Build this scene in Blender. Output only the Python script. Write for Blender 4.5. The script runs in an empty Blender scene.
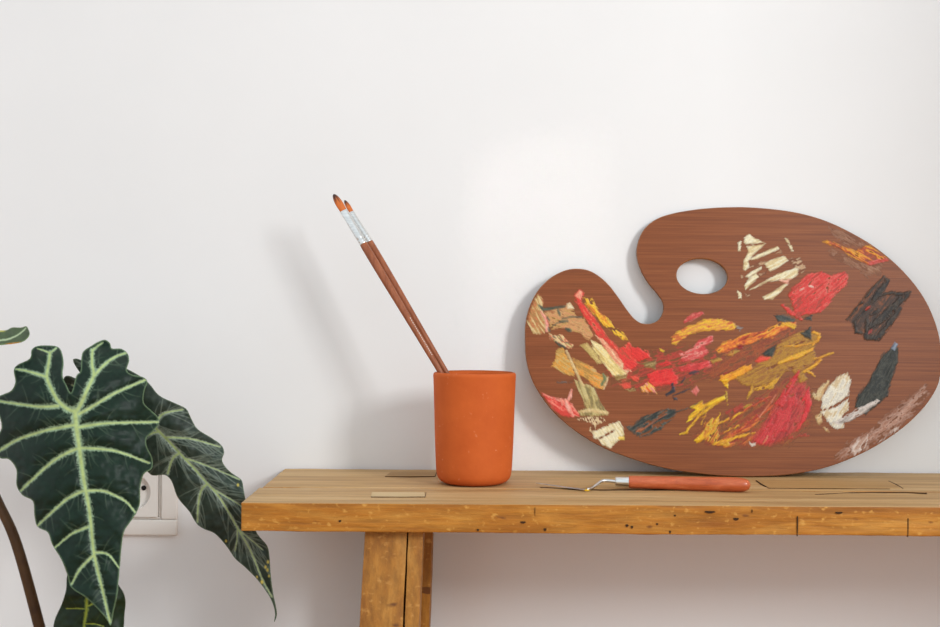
import bpy, bmesh, math, random
import numpy as np
from mathutils import Vector, Matrix, noise as mnoise

random.seed(7)
C = bpy.context.scene
COL = C.collection

# ------------------------------------------------------------------ camera
W, H, F = 940.0, 627.0, 1186.0
BENCH_Z = 0.46
ZC = BENCH_Z + 0.172
ROLL = math.radians(0.4)
CAM_R = Matrix.Rotation(math.radians(90), 3, 'X') @ Matrix.Rotation(ROLL, 3, 'Z')
cam_data = bpy.data.cameras.new('camera')
cam_data.sensor_width = 36.0
cam_data.lens = F * 36.0 / W
cam_data.clip_start = 0.05
cam_data.dof.use_dof = True
cam_data.dof.focus_distance = 1.23
cam_data.dof.aperture_fstop = 9.0
cam = bpy.data.objects.new('camera', cam_data)
COL.objects.link(cam)
cam.matrix_world = Matrix.Translation((0, 0, ZC)) @ CAM_R.to_4x4()
C.camera = cam

# ------------------------------------------------------------------ world, lights, exposure
C.view_settings.view_transform = 'Standard'
C.view_settings.look = 'None'
C.view_settings.gamma = 1.0
C.view_settings.use_curve_mapping = False
C.view_settings.exposure = 0.02

world = bpy.data.worlds.new('daylit_room')
C.world = world
world.use_nodes = True
world.node_tree.nodes['Background'].inputs[0].default_value = (0.87, 0.942, 1.0, 1)
world.node_tree.nodes['Background'].inputs[1].default_value = 1.0


def area_light(name, loc, target, sx, sy, power, color=(1, 1, 1), spread=180):
    d = bpy.data.lights.new(name, 'AREA')
    d.shape = 'RECTANGLE'
    d.size, d.size_y = sx, sy
    d.energy = power
    d.color = color
    d.spread = math.radians(spread)
    o = bpy.data.objects.new(name, d)
    COL.objects.link(o)
    o.location = loc
    o.rotation_euler = (Vector(target) - Vector(loc)).to_track_quat('-Z', 'Y').to_euler()
    return o


area_light('window_light', (1.66, -0.64, 1.46), (0.08, 1.25, 0.62), 0.42, 0.62, 33.0, (0.955, 0.98, 1.0))
# the narrow patch of low daylight that falls on the wall between cup and palette
_pd = Vector((0.60, -0.73, 0.33)).normalized()
_pc = Vector((0.077, 1.31, 0.61))
area_light('daylight_patch', _pc + _pd * 1.9, _pc, 0.105, 0.40, 0.017, (1.0, 0.99, 0.97), 2.2)


# ------------------------------------------------------------------ helpers
def pt(px, py, d):
    """The point of the place seen at pixel (px, py), at distance d along the room's depth."""
    v = CAM_R @ Vector(((px - W / 2) / F, -(py - H / 2) / F, -1.0))
    return Vector((0, 0, ZC)) + v * (d / v.y)


def lin(c):
    r = []
    for v in c[:3]:
        v = v / 255.0
        r.append(v / 12.92 if v <= 0.04045 else ((v + 0.055) / 1.055) ** 2.4)
    return (r[0], r[1], r[2], 1.0)


def thing(name, label, cat, loc, group=None):
    o = bpy.data.objects.new(name, None)
    COL.objects.link(o)
    o.empty_display_size = 0.03
    o.location = loc
    o['label'] = label
    o['category'] = cat
    if group:
        o['group'] = group
    return o


def world_loc(o):
    v = Vector((0, 0, 0))
    while o is not None:
        v += o.location
        o = o.parent
    return v


def obj(name, verts, faces, mats, parent=None, smooth=True, colors=None, midx=None, origin=None, label=None):
    """Link one mesh object; verts are given in the room's coordinates."""
    base = world_loc(parent) if parent is not None else Vector(origin or (0, 0, 0))
    me = bpy.data.meshes.new(name)
    me.from_pydata([tuple(Vector(v) - base) for v in verts], [], [tuple(f) for f in faces])
    if not isinstance(mats, (list, tuple)):
        mats = [mats]
    for m in mats:
        me.materials.append(m)
    if midx is not None:
        me.polygons.foreach_set('material_index', midx)
    if smooth:
        me.polygons.foreach_set('use_smooth', [True] * len(me.polygons))
    if colors is not None:
        a = me.color_attributes.new('pigment', 'FLOAT_COLOR', 'POINT')
        a.data.foreach_set('color', np.asarray(colors, dtype=np.float32).ravel())
    me.update()
    o = bpy.data.objects.new(name, me)
    COL.objects.link(o)
    if parent is not None:
        o.parent = parent
    else:
        o.location = base
    if label:
        o['label'] = label
    return o


def recalc(o):
    bm = bmesh.new()
    bm.from_mesh(o.data)
    bmesh.ops.recalc_face_normals(bm, faces=bm.faces)
    bm.to_mesh(o.data)
    bm.free()


def tag(o, label=None, cat=None, kind=None):
    if label:
        o['label'] = label
    if cat:
        o['category'] = cat
    if kind:
        o['kind'] = kind
    return o


# ------------------------------------------------------------------ materials
def mat(name, base=(200, 200, 200), rough=0.5, metal=0.0, spec=0.5):
    m = bpy.data.materials.new(name)
    m.use_nodes = True
    b = m.node_tree.nodes['Principled BSDF']
    b.inputs['Base Color'].default_value = lin(base)
    b.inputs['Roughness'].default_value = rough
    b.inputs['Metallic'].default_value = metal
    b.inputs['Specular IOR Level'].default_value = spec
    return m, m.node_tree.nodes, m.node_tree.links, b


def tex_noise(N, L, scale, vec_scale=(1, 1, 1), detail=5, rough=0.55, dist=0.0, rot=(0, 0, 0)):
    tc = N.new('ShaderNodeTexCoord')
    mp = N.new('ShaderNodeMapping')
    mp.inputs['Scale'].default_value = vec_scale
    mp.inputs['Rotation'].default_value = rot
    L.new(tc.outputs['Object'], mp.inputs['Vector'])
    n = N.new('ShaderNodeTexNoise')
    n.inputs['Scale'].default_value = scale
    n.inputs['Detail'].default_value = detail
    n.inputs['Roughness'].default_value = rough
    n.inputs['Distortion'].default_value = dist
    L.new(mp.outputs['Vector'], n.inputs['Vector'])
    return n


def ramp(N, L, src, stops):
    r = N.new('ShaderNodeValToRGB')
    e = r.color_ramp.elements
    while len(e) < len(stops):
        e.new(0.5)
    for i, (p, c) in enumerate(stops):
        e[i].position = p
        e[i].color = lin(c)
    L.new(src, r.inputs['Fac'])
    return r


def mix(N, L, fac, a, b, mode='MIX'):
    m = N.new('ShaderNodeMix')
    m.data_type = 'RGBA'
    m.blend_type = mode
    if isinstance(fac, (int, float)):
        m.inputs[0].default_value = fac
    else:
        L.new(fac, m.inputs[0])
    for s, k in ((a, 6), (b, 7)):
        if isinstance(s, tuple):
            m.inputs[k].default_value = lin(s)
        else:
            L.new(s, m.inputs[k])
    return m.outputs[2]


def bump(N, L, b, src, strength, dist=0.001):
    n = N.new('ShaderNodeBump')
    n.inputs['Strength'].default_value = strength
    n.inputs['Distance'].default_value = dist
    L.new(src, n.inputs['Height'])
    L.new(n.outputs['Normal'], b.inputs['Normal'])


def wood(name, stops, grain=(2.0, 40, 40), scale=3.0, rough=0.55, bump_s=0.35, pits=None, spec=0.4, streak=0.35):
    m, N, L, b = mat(name, rough=rough, spec=spec)
    n1 = tex_noise(N, L, scale, grain, 7, 0.6, 0.6)
    c1 = ramp(N, L, n1.outputs['Fac'], stops)
    n2 = tex_noise(N, L, scale * 5, (grain[0] * .6, grain[1], grain[2]), 4, 0.7)
    g2 = ramp(N, L, n2.outputs['Fac'], [(0.3, (150, 150, 150)), (0.62, (255, 255, 255))])
    col = mix(N, L, streak, c1.outputs['Color'], g2.outputs['Color'], 'MULTIPLY')
    if pits:
        n3 = tex_noise(N, L, pits[0], (0.7, 1.0, 1.0), 3, 0.5)
        g3 = ramp(N, L, n3.outputs['Fac'], [(0.60, (0, 0, 0)), (0.74, (255, 255, 255))])
        col = mix(N, L, g3.outputs['Color'], col, pits[1])
        n4 = tex_noise(N, L, pits[0] * .45, (0.45, 1.0, 1.0), 2, 0.4)
        g4 = ramp(N, L, n4.outputs['Fac'], [(0.70, (0, 0, 0)), (0.755, (255, 255, 255))])
        col = mix(N, L, g4.outputs['Color'], col, pits[2])
    L.new(col, b.inputs['Base Color'])
    bump(N, L, b, n2.outputs['Fac'], bump_s, 0.0008)
    return m


def pigment(name, rough=0.4, spec=0.5, bump_s=0.2, bump_scale=900, coat=0.0):
    m, N, L, b = mat(name, rough=rough, spec=spec)
    a = N.new('ShaderNodeVertexColor')
    a.layer_name = 'pigment'
    n = tex_noise(N, L, bump_scale, (1, 1, 1), 3)
    g = ramp(N, L, n.outputs['Fac'], [(0.3, (225, 225, 225)), (0.6, (255, 255, 255))])
    L.new(mix(N, L, 1.0, a.outputs['Color'], g.outputs['Color'], 'MULTIPLY'), b.inputs['Base Color'])
    bump(N, L, b, n.outputs['Fac'], bump_s, 0.0006)
    if coat:
        b.inputs['Coat Weight'].default_value = coat
        b.inputs['Coat Roughness'].default_value = 0.25
    return m


def speckled(name, c_lo, c_hi, scale=60, rough=0.8, speck=None, bump_s=0.1, spec=0.3):
    m, N, L, b = mat(name, rough=rough, spec=spec)
    n = tex_noise(N, L, scale, (1, 1, 1), 6, 0.6)
    col = ramp(N, L, n.outputs['Fac'], [(0.3, c_lo), (0.7, c_hi)]).outputs['Color']
    if speck:
        n3 = tex_noise(N, L, speck[0], (1, 1, 1), 2)
        g3 = ramp(N, L, n3.outputs['Fac'], [(0.70, (0, 0, 0)), (0.76, (255, 255, 255))])
        col = mix(N, L, g3.outputs['Color'], col, speck[1])
    L.new(col, b.inputs['Base Color'])
    n2 = tex_noise(N, L, scale * 8, (1, 1, 1), 3)
    bump(N, L, b, n2.outputs['Fac'], bump_s, 0.0005)
    return m


M_WALL = speckled('white_wall_paint', (232, 231, 229), (236, 235, 233), 3, 0.85, None, 0.08, 0.2)
M_FLOOR = wood('floor_wood', [(0.3, (176, 124, 84)), (0.6, (204, 152, 110))], (2, 14, 14), 2.0, 0.5)
M_BENCH_TOP = wood('worn_lit_bench_top', [(0.28, (164, 126, 80)), (0.48, (196, 156, 104)), (0.68, (214, 178, 128))],
                   (1.2, 26, 26), 2.2, 0.6, 0.3, None, 0.3, 0.4)  # paler than the front: wear plus glancing light put into the colour
M_BENCH = wood('honey_bench_wood', [(0.28, (146, 84, 18)), (0.5, (182, 116, 34)), (0.7, (206, 144, 58))],
               (2.2, 16, 16), 4.0, 0.55, 0.9, (230, (206, 150, 68), (128, 76, 24)), 0.35, 0.5)
M_LEG = wood('honey_leg_wood', [(0.28, (140, 84, 24)), (0.5, (174, 116, 42)), (0.7, (194, 138, 62))],
             (22, 22, 2.4), 2.6, 0.55, 0.7, (200, (188, 134, 64), (110, 66, 26)), 0.35, 0.5)
M_PATCH = wood('pale_patch_wood', [(0.3, (206, 174, 124)), (0.7, (222, 194, 146))], (2, 30, 30), 3.0, 0.6, 0.3)
M_PATCH2 = wood('brown_patch_wood', [(0.3, (150, 112, 64)), (0.7, (186, 146, 92))], (2, 30, 30), 3.0, 0.6, 0.3)
M_PATCH3 = wood('tan_patch_wood', [(0.3, (174, 132, 78)), (0.7, (198, 156, 100))], (1.5, 30, 30), 3.0, 0.6, 0.3)
M_CRACK = speckled('dark_crack', (52, 32, 16), (70, 44, 22), 200, 0.9)
M_PALETTE = wood('mahogany_board', [(0.25, (110, 56, 24)), (0.5, (132, 71, 32)), (0.75, (150, 87, 45))],
                 (2.6, 60, 170), 3.0, 0.40, 0.1, None, 0.28, 0.16)
M_PAL_EDGE = wood('palette_edge_wood', [(0.3, (128, 72, 36)), (0.7, (168, 108, 62))], (3, 40, 40), 3.0, 0.5)
M_PAINT = pigment('oil_paint', 0.42, 0.28, 0.25, 900)
M_CUP = speckled('terracotta', (192, 86, 30), (206, 98, 38), 26, 0.75, (210, (214, 138, 96)), 0.25, 0.3)
M_HANDLE = wood('red_tool_wood', [(0.3, (170, 76, 38)), (0.5, (192, 92, 50)), (0.7, (208, 112, 70))],
                (3, 30, 30), 6.0, 0.35, 0.08, None, 0.5, 0.25)
M_BRUSH_WOOD = wood('brown_lacquer', [(0.3, (138, 74, 42)), (0.7, (172, 102, 66))], (30, 30, 3), 6.0, 0.2, 0.05)
M_PRINT = speckled('pale_print', (205, 190, 175), (225, 212, 198), 300, 0.6)
M_STEEL, N_, L_, B_ = mat('brushed_steel', (196, 196, 194), 0.28, 1.0)
_n = tex_noise(N_, L_, 60, (1, 14, 14), 3)
L_.new(ramp(N_, L_, _n.outputs['Fac'], [(0.3, (205, 205, 202)), (0.7, (242, 241, 238))]).outputs['Color'], B_.inputs['Base Color'])
M_BRISTLE = pigment('bristle_hair', 0.45, 0.4, 0.6, 1800)
M_LEAF = pigment('leaf_skin', 0.46, 0.22, 0.10, 260)
M_STALK = speckled('leaf_stalk_skin', (66, 44, 26), (98, 70, 40), 40, 0.5)
M_POT = speckled('pot_clay', (208, 204, 198), (222, 218, 212), 20, 0.6)
M_SOIL = speckled('potting_soil', (44, 32, 24), (72, 54, 40), 90, 0.95, None, 0.8)
M_SOCKET = speckled('socket_plastic', (222, 216, 208), (228, 222, 214), 10, 0.4, None, 0.02)
M_HOLE = speckled('socket_hole', (18, 16, 15), (26, 22, 20), 50, 0.8)


# ------------------------------------------------------------------ mesh builders
def edge_coords(a, b, r, step):
    n = max(2, int(round((b - a - 2 * r) / step)))
    core = [a + r + (b - a - 2 * r) * i / n for i in range(n + 1)]
    e = [0, 0.12 * r, 0.3 * r, 0.6 * r]
    return [a + v for v in e] + core + [b - v for v in reversed(e)]


def rough_box(x0, x1, y0, y1, z0, z1, r=0.003, step=0.006, amp=0.0006, freq=60.0, seed=0.0, shear=None):
    """A timber with rounded, slightly worn edges; returns verts, faces, face normals' up-ness."""
    cx, cy, cz = edge_coords(x0, x1, r, step), edge_coords(y0, y1, r, step), edge_coords(z0, z1, r, step)
    idx, V, Fs, top = {}, [], [], []
    lo, hi = Vector((x0 + r, y0 + r, z0 + r)), Vector((x1 - r, y1 - r, z1 - r))

    def vid(p):
        k = (round(p[0], 6), round(p[1], 6), round(p[2], 6))
        if k in idx:
            return idx[k]
        v = Vector(p)
        q = Vector([min(max(v[i], lo[i]), hi[i]) for i in range(3)])
        n = (v - q)
        if n.length > 1e-9:
            n.normalize()
            v = q + n * r
        a = mnoise.noise(Vector((v.x * freq * 0.5 + seed, v.y * freq, v.z * freq))) * amp
        a += mnoise.noise(Vector((v.x * freq * 0.08 + seed * 3, v.y * 9, v.z * 9))) * amp * 1.2
        v = v + n * (a - amp)
        if shear:
            v = shear(v)
        idx[k] = len(V)
        V.append(v)
        return idx[k]

    def grid(A, B, f, flip, is_top):
        for i in range(len(A) - 1):
            for j in range(len(B) - 1):
                q = [vid(f(A[i], B[j])), vid(f(A[i + 1], B[j])), vid(f(A[i + 1], B[j + 1])), vid(f(A[i], B[j + 1]))]
                Fs.append(q[::-1] if flip else q)
                top.append(1 if is_top else 0)

    grid(cx, cy, lambda a, b: (a, b, z1), False, True)
    grid(cx, cy, lambda a, b: (a, b, z0), True, False)
    grid(cx, cz, lambda a, b: (a, y0, b), False, False)
    grid(cx, cz, lambda a, b: (a, y1, b), True, False)
    grid(cy, cz, lambda a, b: (x0, a, b), True, False)
    grid(cy, cz, lambda a, b: (x1, a, b), False, False)
    return V, Fs, top


def box(x0, x1, y0, y1, z0, z1, r=0.0004):
    V, Fs, _ = rough_box(x0, x1, y0, y1, z0, z1, r, 10, 0.0)
    return V, Fs


def join(*parts):
    V, Fs = [], []
    for v, f in parts:
        b = len(V)
        V += list(v)
        Fs += [[i + b for i in q] for q in f]
    return V, Fs


def lathe(prof, cx, cy, n=72, cz=0.0):
    V, Fs = [], []
    for r, z in prof:
        for k in range(n):
            a = 2 * math.pi * k / n
            V.append(Vector((cx + r * math.cos(a), cy + r * math.sin(a), cz + z)))
    for i in range(len(prof) - 1):
        for k in range(n):
            k2 = (k + 1) % n
            Fs.append([i * n + k, i * n + k2, (i + 1) * n + k2, (i + 1) * n + k])
    Fs.append([k for k in range(n)][::-1])
    Fs.append([(len(prof) - 1) * n + k for k in range(n)])
    return V, Fs


def catmull(P, n=8, closed=False):
    P = [np.array(p, float) for p in P]
    out = []
    m = len(P)
    rng = range(m) if closed else range(m - 1)
    for i in rng:
        p0 = P[(i - 1) % m] if closed or i > 0 else 2 * P[0] - P[1]
        p1, p2 = P[i], P[(i + 1) % m]
        p3 = P[(i + 2) % m] if closed or i + 2 < m else 2 * P[-1] - P[-2]
        for k in range(n):
            t = k / n
            out.append(0.5 * ((2 * p1) + (p2 - p0) * t + (2 * p0 - 5 * p1 + 4 * p2 - p3) * t * t
                              + (3 * p1 - p0 - 3 * p2 + p3) * t ** 3))
    if not closed:
        out.append(P[-1])
    return out


def tube(path, radii, n=14, wide=None, flat=None):
    """Sweep a round (or flattened) section along a path of points."""
    path = [Vector(p) for p in path]
    V, Fs = [], []
    m = len(path)
    prev = None
    for i, p in enumerate(path):
        t = (path[min(i + 1, m - 1)] - path[max(i - 1, 0)]).normalized()
        ref = wide if wide is not None else (prev if prev is not None else Vector((0, 1, 0)))
        s = (ref - t * ref.dot(t)).normalized()
        prev = s
        u = t.cross(s)
        r = radii[i] if not isinstance(radii[i], tuple) else radii[i][0]
        r2 = r if not isinstance(radii[i], tuple) else radii[i][1]
        for k in range(n):
            a = 2 * math.pi * k / n
            V.append(p + s * (r * math.cos(a)) + u * (r2 * math.sin(a)))
    for i in range(m - 1):
        for k in range(n):
            k2 = (k + 1) % n
            Fs.append([i * n + k, i * n + k2, (i + 1) * n + k2, (i + 1) * n + k])
    Fs.append(list(range(n))[::-1])
    Fs.append([(m - 1) * n + k for k in range(n)])
    return V, Fs


# numpy noise and distance fields
def vnoise(x, y, seed=0):
    xi, yi = np.floor(x).astype(np.int64), np.floor(y).astype(np.int64)
    xf, yf = x - xi, y - yi
    xf, yf = xf * xf * (3 - 2 * xf), yf * yf * (3 - 2 * yf)

    def h(a, b):
        n = (a * 374761393 + b * 668265263 + seed * 974634777) & 0x7fffffff
        n = ((n ^ (n >> 13)) * 1274126177) & 0x7fffffff
        return ((n ^ (n >> 16)) & 0xffff) / 65535.0

    a, b, c, d = h(xi, yi), h(xi + 1, yi), h(xi, yi + 1), h(xi + 1, yi + 1)
    return (a * (1 - xf) + b * xf) * (1 - yf) + (c * (1 - xf) + d * xf) * yf


def seg_dist(X, Y, a, b):
    dx, dy = b[0] - a[0], b[1] - a[1]
    L2 = dx * dx + dy * dy + 1e-9
    t = np.clip(((X - a[0]) * dx + (Y - a[1]) * dy) / L2, 0, 1)
    return np.hypot(X - a[0] - t * dx, Y - a[1] - t * dy), t


def poly_sdf(X, Y, P):
    """Signed distance, positive inside."""
    inside = np.zeros(X.shape, bool)
    D = np.full(X.shape, 1e9)
    m = len(P)
    for i in range(m):
        a, b = P[i], P[(i + 1) % m]
        D = np.minimum(D, seg_dist(X, Y, a, b)[0])
        c = ((a[1] > Y) != (b[1] > Y))
        xx = (b[0] - a[0]) * (Y - a[1]) / ((b[1] - a[1]) if abs(b[1] - a[1]) > 1e-9 else 1e-9) + a[0]
        inside ^= c & (X < xx)
    return np.where(inside, D, -D)


def line_dist(X, Y, P):
    D = np.full(X.shape, 1e9)
    T = np.zeros(X.shape)
    n = len(P) - 1
    for i in range(n):
        d, t = seg_dist(X, Y, P[i], P[i + 1])
        k = d < D
        D = np.where(k, d, D)
        T = np.where(k, (i + t) / n, T)
    return D, T


# ------------------------------------------------------------------ the setting
WALL_Y = 1.31
v, f = box(-2.2, 2.4, WALL_Y, WALL_Y + 0.1, -0.05, 2.7, 0.002)
tag(obj('wall_back', v, f, M_WALL, smooth=False), kind='structure')
v, f = box(1.03, 1.15, 0.42, WALL_Y, -0.05, 2.7, 0.002)  # unseen wall, added to darken the right part of the back wall
tag(obj('added_shade_wall', v, f, M_WALL, smooth=False), kind='structure')
v, f = box(-2.2, 2.4, -1.6, WALL_Y, -0.05, 0.0, 0.002)
tag(obj('floor', v, f, M_FLOOR, smooth=False), kind='structure')

# ------------------------------------------------------------------ wall socket behind the plant
sc = pt(135, 491, WALL_Y)
k = 1.31 / F
socket = thing('wall_socket', 'square wall socket with a round inset on the white wall behind the plant', 'socket',
               (sc.x, WALL_Y, sc.z))


def frame_ring(cx, cz, half_out, half_in, y_front, y_back, r=0.0015):
    t = half_out - half_in
    return join(box(cx - half_out, cx + half_out, y_front, y_back, cz + half_in, cz + half_out, r),
                box(cx - half_out, cx + half_out, y_front, y_back, cz - half_out, cz - half_in, r),
                box(cx - half_out, cx - half_in, y_front, y_back, cz - half_in, cz + half_in, r),
                box(cx + half_in, cx + half_out, y_front, y_back, cz - half_in, cz + half_in, r))


v, f = frame_ring(sc.x, sc.z, 43.5 * k, 27.5 * k, WALL_Y - 0.007, WALL_Y, 0.002)
obj('frame', v, f, M_SOCKET, socket)
v, f = frame_ring(sc.x, sc.z, 27.2 * k, 25.2 * k, WALL_Y - 0.0045, WALL_Y, 0.0006)
obj('inner_frame', v, f, M_SOCKET, socket)
# face plate with round recess
V, Fs = [], []
ns = 64
hs, rr = 24.6 * k, 17.5 * k
for ring, y in (('sq', WALL_Y - 0.0002), ('sq', WALL_Y - 0.008), ('c', WALL_Y - 0.008), ('c2', WALL_Y - 0.0015)):
    for j in range(ns):
        a = 2 * math.pi * j / ns
        ca, sa = math.cos(a), math.sin(a)
        if ring == 'sq':
            q = hs / max(abs(ca), abs(sa))
        else:
            q = rr if ring == 'c' else rr * 0.94
        V.append(Vector((sc.x + q * ca, y, sc.z + q * sa)))
for i in range(3):
    for j in range(ns):
        j2 = (j + 1) % ns
        Fs.append([i * ns + j, i * ns + j2, (i + 1) * ns + j2, (i + 1) * ns + j])
Fs.append([3 * ns + j for j in range(ns)])
fp = obj('face_plate', V, Fs, M_SOCKET, socket, smooth=False)
recalc(fp)
for s in (-1, 1):
    hx, hz = sc.x + s * 9.2 * k, sc.z + 3.4 * k
    vv, ff = tube([(hx, WALL_Y - 0.0024, hz), (hx, WALL_Y - 0.0010, hz)], [0.0027, 0.0027], 20, Vector((1, 0, 0)))
    obj('contact_hole', vv, ff, M_HOLE, fp, label='dark round contact hole')

# ------------------------------------------------------------------ bench
BX0, BX1 = -0.2068, 0.98
BY0, BYS, BY1 = 1.0735, 1.168, 1.3075
BZ0 = BENCH_Z - 0.0273
bench = thing('bench', 'rustic honey-coloured wooden bench standing against the white wall', 'bench',
              ((BX0 + BX1) / 2, (BY0 + BY1) / 2, 0))
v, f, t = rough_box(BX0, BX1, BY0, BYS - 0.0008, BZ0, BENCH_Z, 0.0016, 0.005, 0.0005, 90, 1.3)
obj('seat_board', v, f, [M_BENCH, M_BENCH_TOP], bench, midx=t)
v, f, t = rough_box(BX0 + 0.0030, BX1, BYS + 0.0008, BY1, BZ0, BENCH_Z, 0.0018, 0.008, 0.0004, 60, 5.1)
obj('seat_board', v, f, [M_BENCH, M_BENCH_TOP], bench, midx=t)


def on_top(px, py):
    v = CAM_R @ Vector(((px - W / 2) / F, -(py - H / 2) / F, -1.0))
    return Vector((0, 0, ZC)) + v * ((BENCH_Z - ZC) / v.z)


def patch(pxs, m, label):
    P = [on_top(*p) for p in pxs]
    n = len(P)
    V = [Vector((p.x, p.y, BENCH_Z - 0.004)) for p in P] + [Vector((p.x, p.y, BENCH_Z + 0.00012)) for p in P]
    Fs = [list(range(n))[::-1], list(range(n, 2 * n))] + [[i, (i + 1) % n, n + (i + 1) % n, n + i] for i in range(n)]
    o = obj('wood_patch', V, Fs, m, bench, smooth=False, label=label)
    recalc(o)


patch([(372, 492.3), (424, 492.3), (425.5, 496.6), (371, 496.8)], M_PATCH, 'pale let-in wood patch')
patch([(391, 471.8), (437, 471.8), (435, 476.3), (385, 476.2)], M_PATCH2, 'brown let-in wood patch')
patch([(757, 480.6), (888, 481.0), (903, 488.2), (768, 488.0)], M_PATCH3, 'long tan let-in wood patch')


def crack_top(pts, w):
    """A dark split in the top, as a thin sliver following the grain."""
    V, Fs = [], []
    n = len(pts)
    for i, (px, py) in enumerate(pts):
        p = on_top(px, py)
        q = on_top(*pts[min(i + 1, n - 1)]) - on_top(*pts[max(i - 1, 0)])
        s = Vector((-q.y, q.x, 0)).normalized() * w * (0.35 if i in (0, n - 1) else 1)
        for z in (-0.003, 0.0003):
            V.append(Vector((p.x, p.y, BENCH_Z + z)) + s)
            V.append(Vector((p.x, p.y, BENCH_Z + z)) - s)
    for i in range(n - 1):
        a, b = i * 4, i * 4 + 4
        Fs += [[a + 2, a + 3, b + 3, b + 2], [a, a + 2, b + 2, b], [a + 3, a + 1, b + 1, b + 3], [a + 1, a, b, b + 1]]
    Fs += [[0, 1, 3, 2], [(n - 1) * 4, (n - 1) * 4 + 2, (n - 1) * 4 + 3, (n - 1) * 4 + 1]]
    return V, Fs


parts = [crack_top([(756, 480.4), (761, 484), (768.5, 487.8)], 0.0008),
         crack_top([(888.5, 481), (896, 484.5), (903, 488.5)], 0.0008),
         crack_top([(768, 488.3), (820, 488.6), (890, 489)], 0.0006),
         crack_top([(815, 494.5), (850, 492.8), (905, 492.3), (927, 493.2)], 0.0006),
         crack_top([(371, 496.9), (400, 497.1), (425, 496.9), (426, 492.3)], 0.0003),
         crack_top([(385, 476.5), (410, 476.8), (435, 476.6), (437, 471.6)], 0.0004),
         crack_top([(540, 487.5), (600, 489.8), (680, 489.2)], 0.0006)]
# splits and nail marks on the front edge
def front_at(px, py):
    return pt(px, py, BY0)


def front_mark(px, py, w, h):
    p = front_at(px, py)
    n = 10
    V = []
    for y in (BY0 - 0.0003, BY0 + 0.003):
        for j in range(n):
            a = 2 * math.pi * j / n
            V.append(Vector((p.x + w * math.cos(a), y, p.z + h * math.sin(a) * (1 + 0.3 * math.sin(3 * a)))))
    Fs = [list(range(n)), list(range(n, 2 * n))[::-1]] + [[j, n + j, n + (j + 1) % n, (j + 1) % n] for j in range(n)]
    return V, Fs


for m_ in [(797.5, 524.5, .0005, .0095), (908, 526, .0005, .009), (710, 512, .005, .0011), (736, 519, .0026, .0012),
           (839, 512.8, .0034, .0009), (752, 511, .0005, .0016), (627, 525.5, .0014, .0013), (632, 527, .0011, .0013),
           (523, 522.3, .0026, .0010), (545, 529.5, .0013, .0013), (535, 511, .0002, .004), (675, 515.5, .0010, .0008),
           (657, 524, .0011, .0010), (340, 521, .0012, .001), (478, 530, .001, .001), (670, 532, .0009, .0014)]:
    parts.append(front_mark(*m_))
for v, f in parts:
    cr = obj('crack', v, f, M_CRACK, bench, smooth=False, label='dark crack in the worn wood')
    recalc(cr)


def make_leg(x_off, which, mirror=1):
    """Splayed leg: a wide board with a narrow strip beside it."""
    zt = BZ0 + 0.001
    if which == 'front':
        yb, yt, lean = BY0 + 0.016, BY0 + 0.066, -0.24
    else:
        yb, yt, lean = BY1 - 0.088, BY1 - 0.030, 0.10
    XL, XM, XR = -0.0955, -0.0556, -0.0412
    if which == 'rear':
        XL, XM, XR = -0.1010, -0.0560, -0.0362

    def sh(v):
        dz = zt - v.z
        v = v.copy()
        xc = (XL + XR) / 2
        v.x = xc + (v.x - xc) * (1 + 0.10 * dz) - 0.030 * dz
        v.x = x_off + mirror * v.x
        v.y += lean * dz if which == 'front' else min(lean * dz, 0.012)
        return v

    a = rough_box(XL, XM - 0.0002, yb, yt, 0.0, zt, 0.0009, 0.012, 0.0005, 60, 2.2 + mirror, sh)
    b = rough_box(XM + 0.0002, XR, yb, yt, 0.0, zt, 0.0009, 0.012, 0.0006, 70, 8.8 + mirror, sh)
    v, f = join(a[:2], b[:2])
    o = obj('leg', v, f, M_LEG, bench)
    recalc(o)


for xo, mr in ((0.0, 1), ((BX0 + BX1), -1)):
    make_leg(xo, 'front', mr)
    make_leg(xo, 'rear', mr)

# ------------------------------------------------------------------ terracotta cup
cc = pt(474.2, 430, 1.207)
CX, CY = cc.x, 1.207
R0 = 41.4 * 1.207 / F
HC = 0.1118
prof = [(0.0005, 0.0), (0.026, 0.0), (0.0305, 0.0006), (0.0345, 0.0028), (0.0370, 0.0062), (0.0381, 0.0105), (0.0388, 0.018),
        (0.0400, 0.045), (0.0409, 0.075), (R0 - 0.0003, 0.103), (R0, HC - 0.0035), (R0 - 0.0003, HC - 0.0014),
        (R0 - 0.0012, HC - 0.0002), (R0 - 0.0022, HC), (R0 - 0.0031, HC - 0.0008), (R0 - 0.0035, HC - 0.0030),
        (0.0372, 0.070), (0.0362, 0.030), (0.0352, 0.014), (0.031, 0.0075), (0.024, 0.006), (0.0005, 0.006)]
pr = [tuple(p) for p in catmull(prof, 3)]
v, f = lathe(pr, CX, CY, 96, BENCH_Z + 0.0002)
cup = obj('cup', v, f, M_CUP, origin=(CX, CY, BENCH_Z + 0.0002))
tag(cup, 'plain orange terracotta cup holding two paintbrushes on the bench', 'cup')
recalc(cup)


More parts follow.
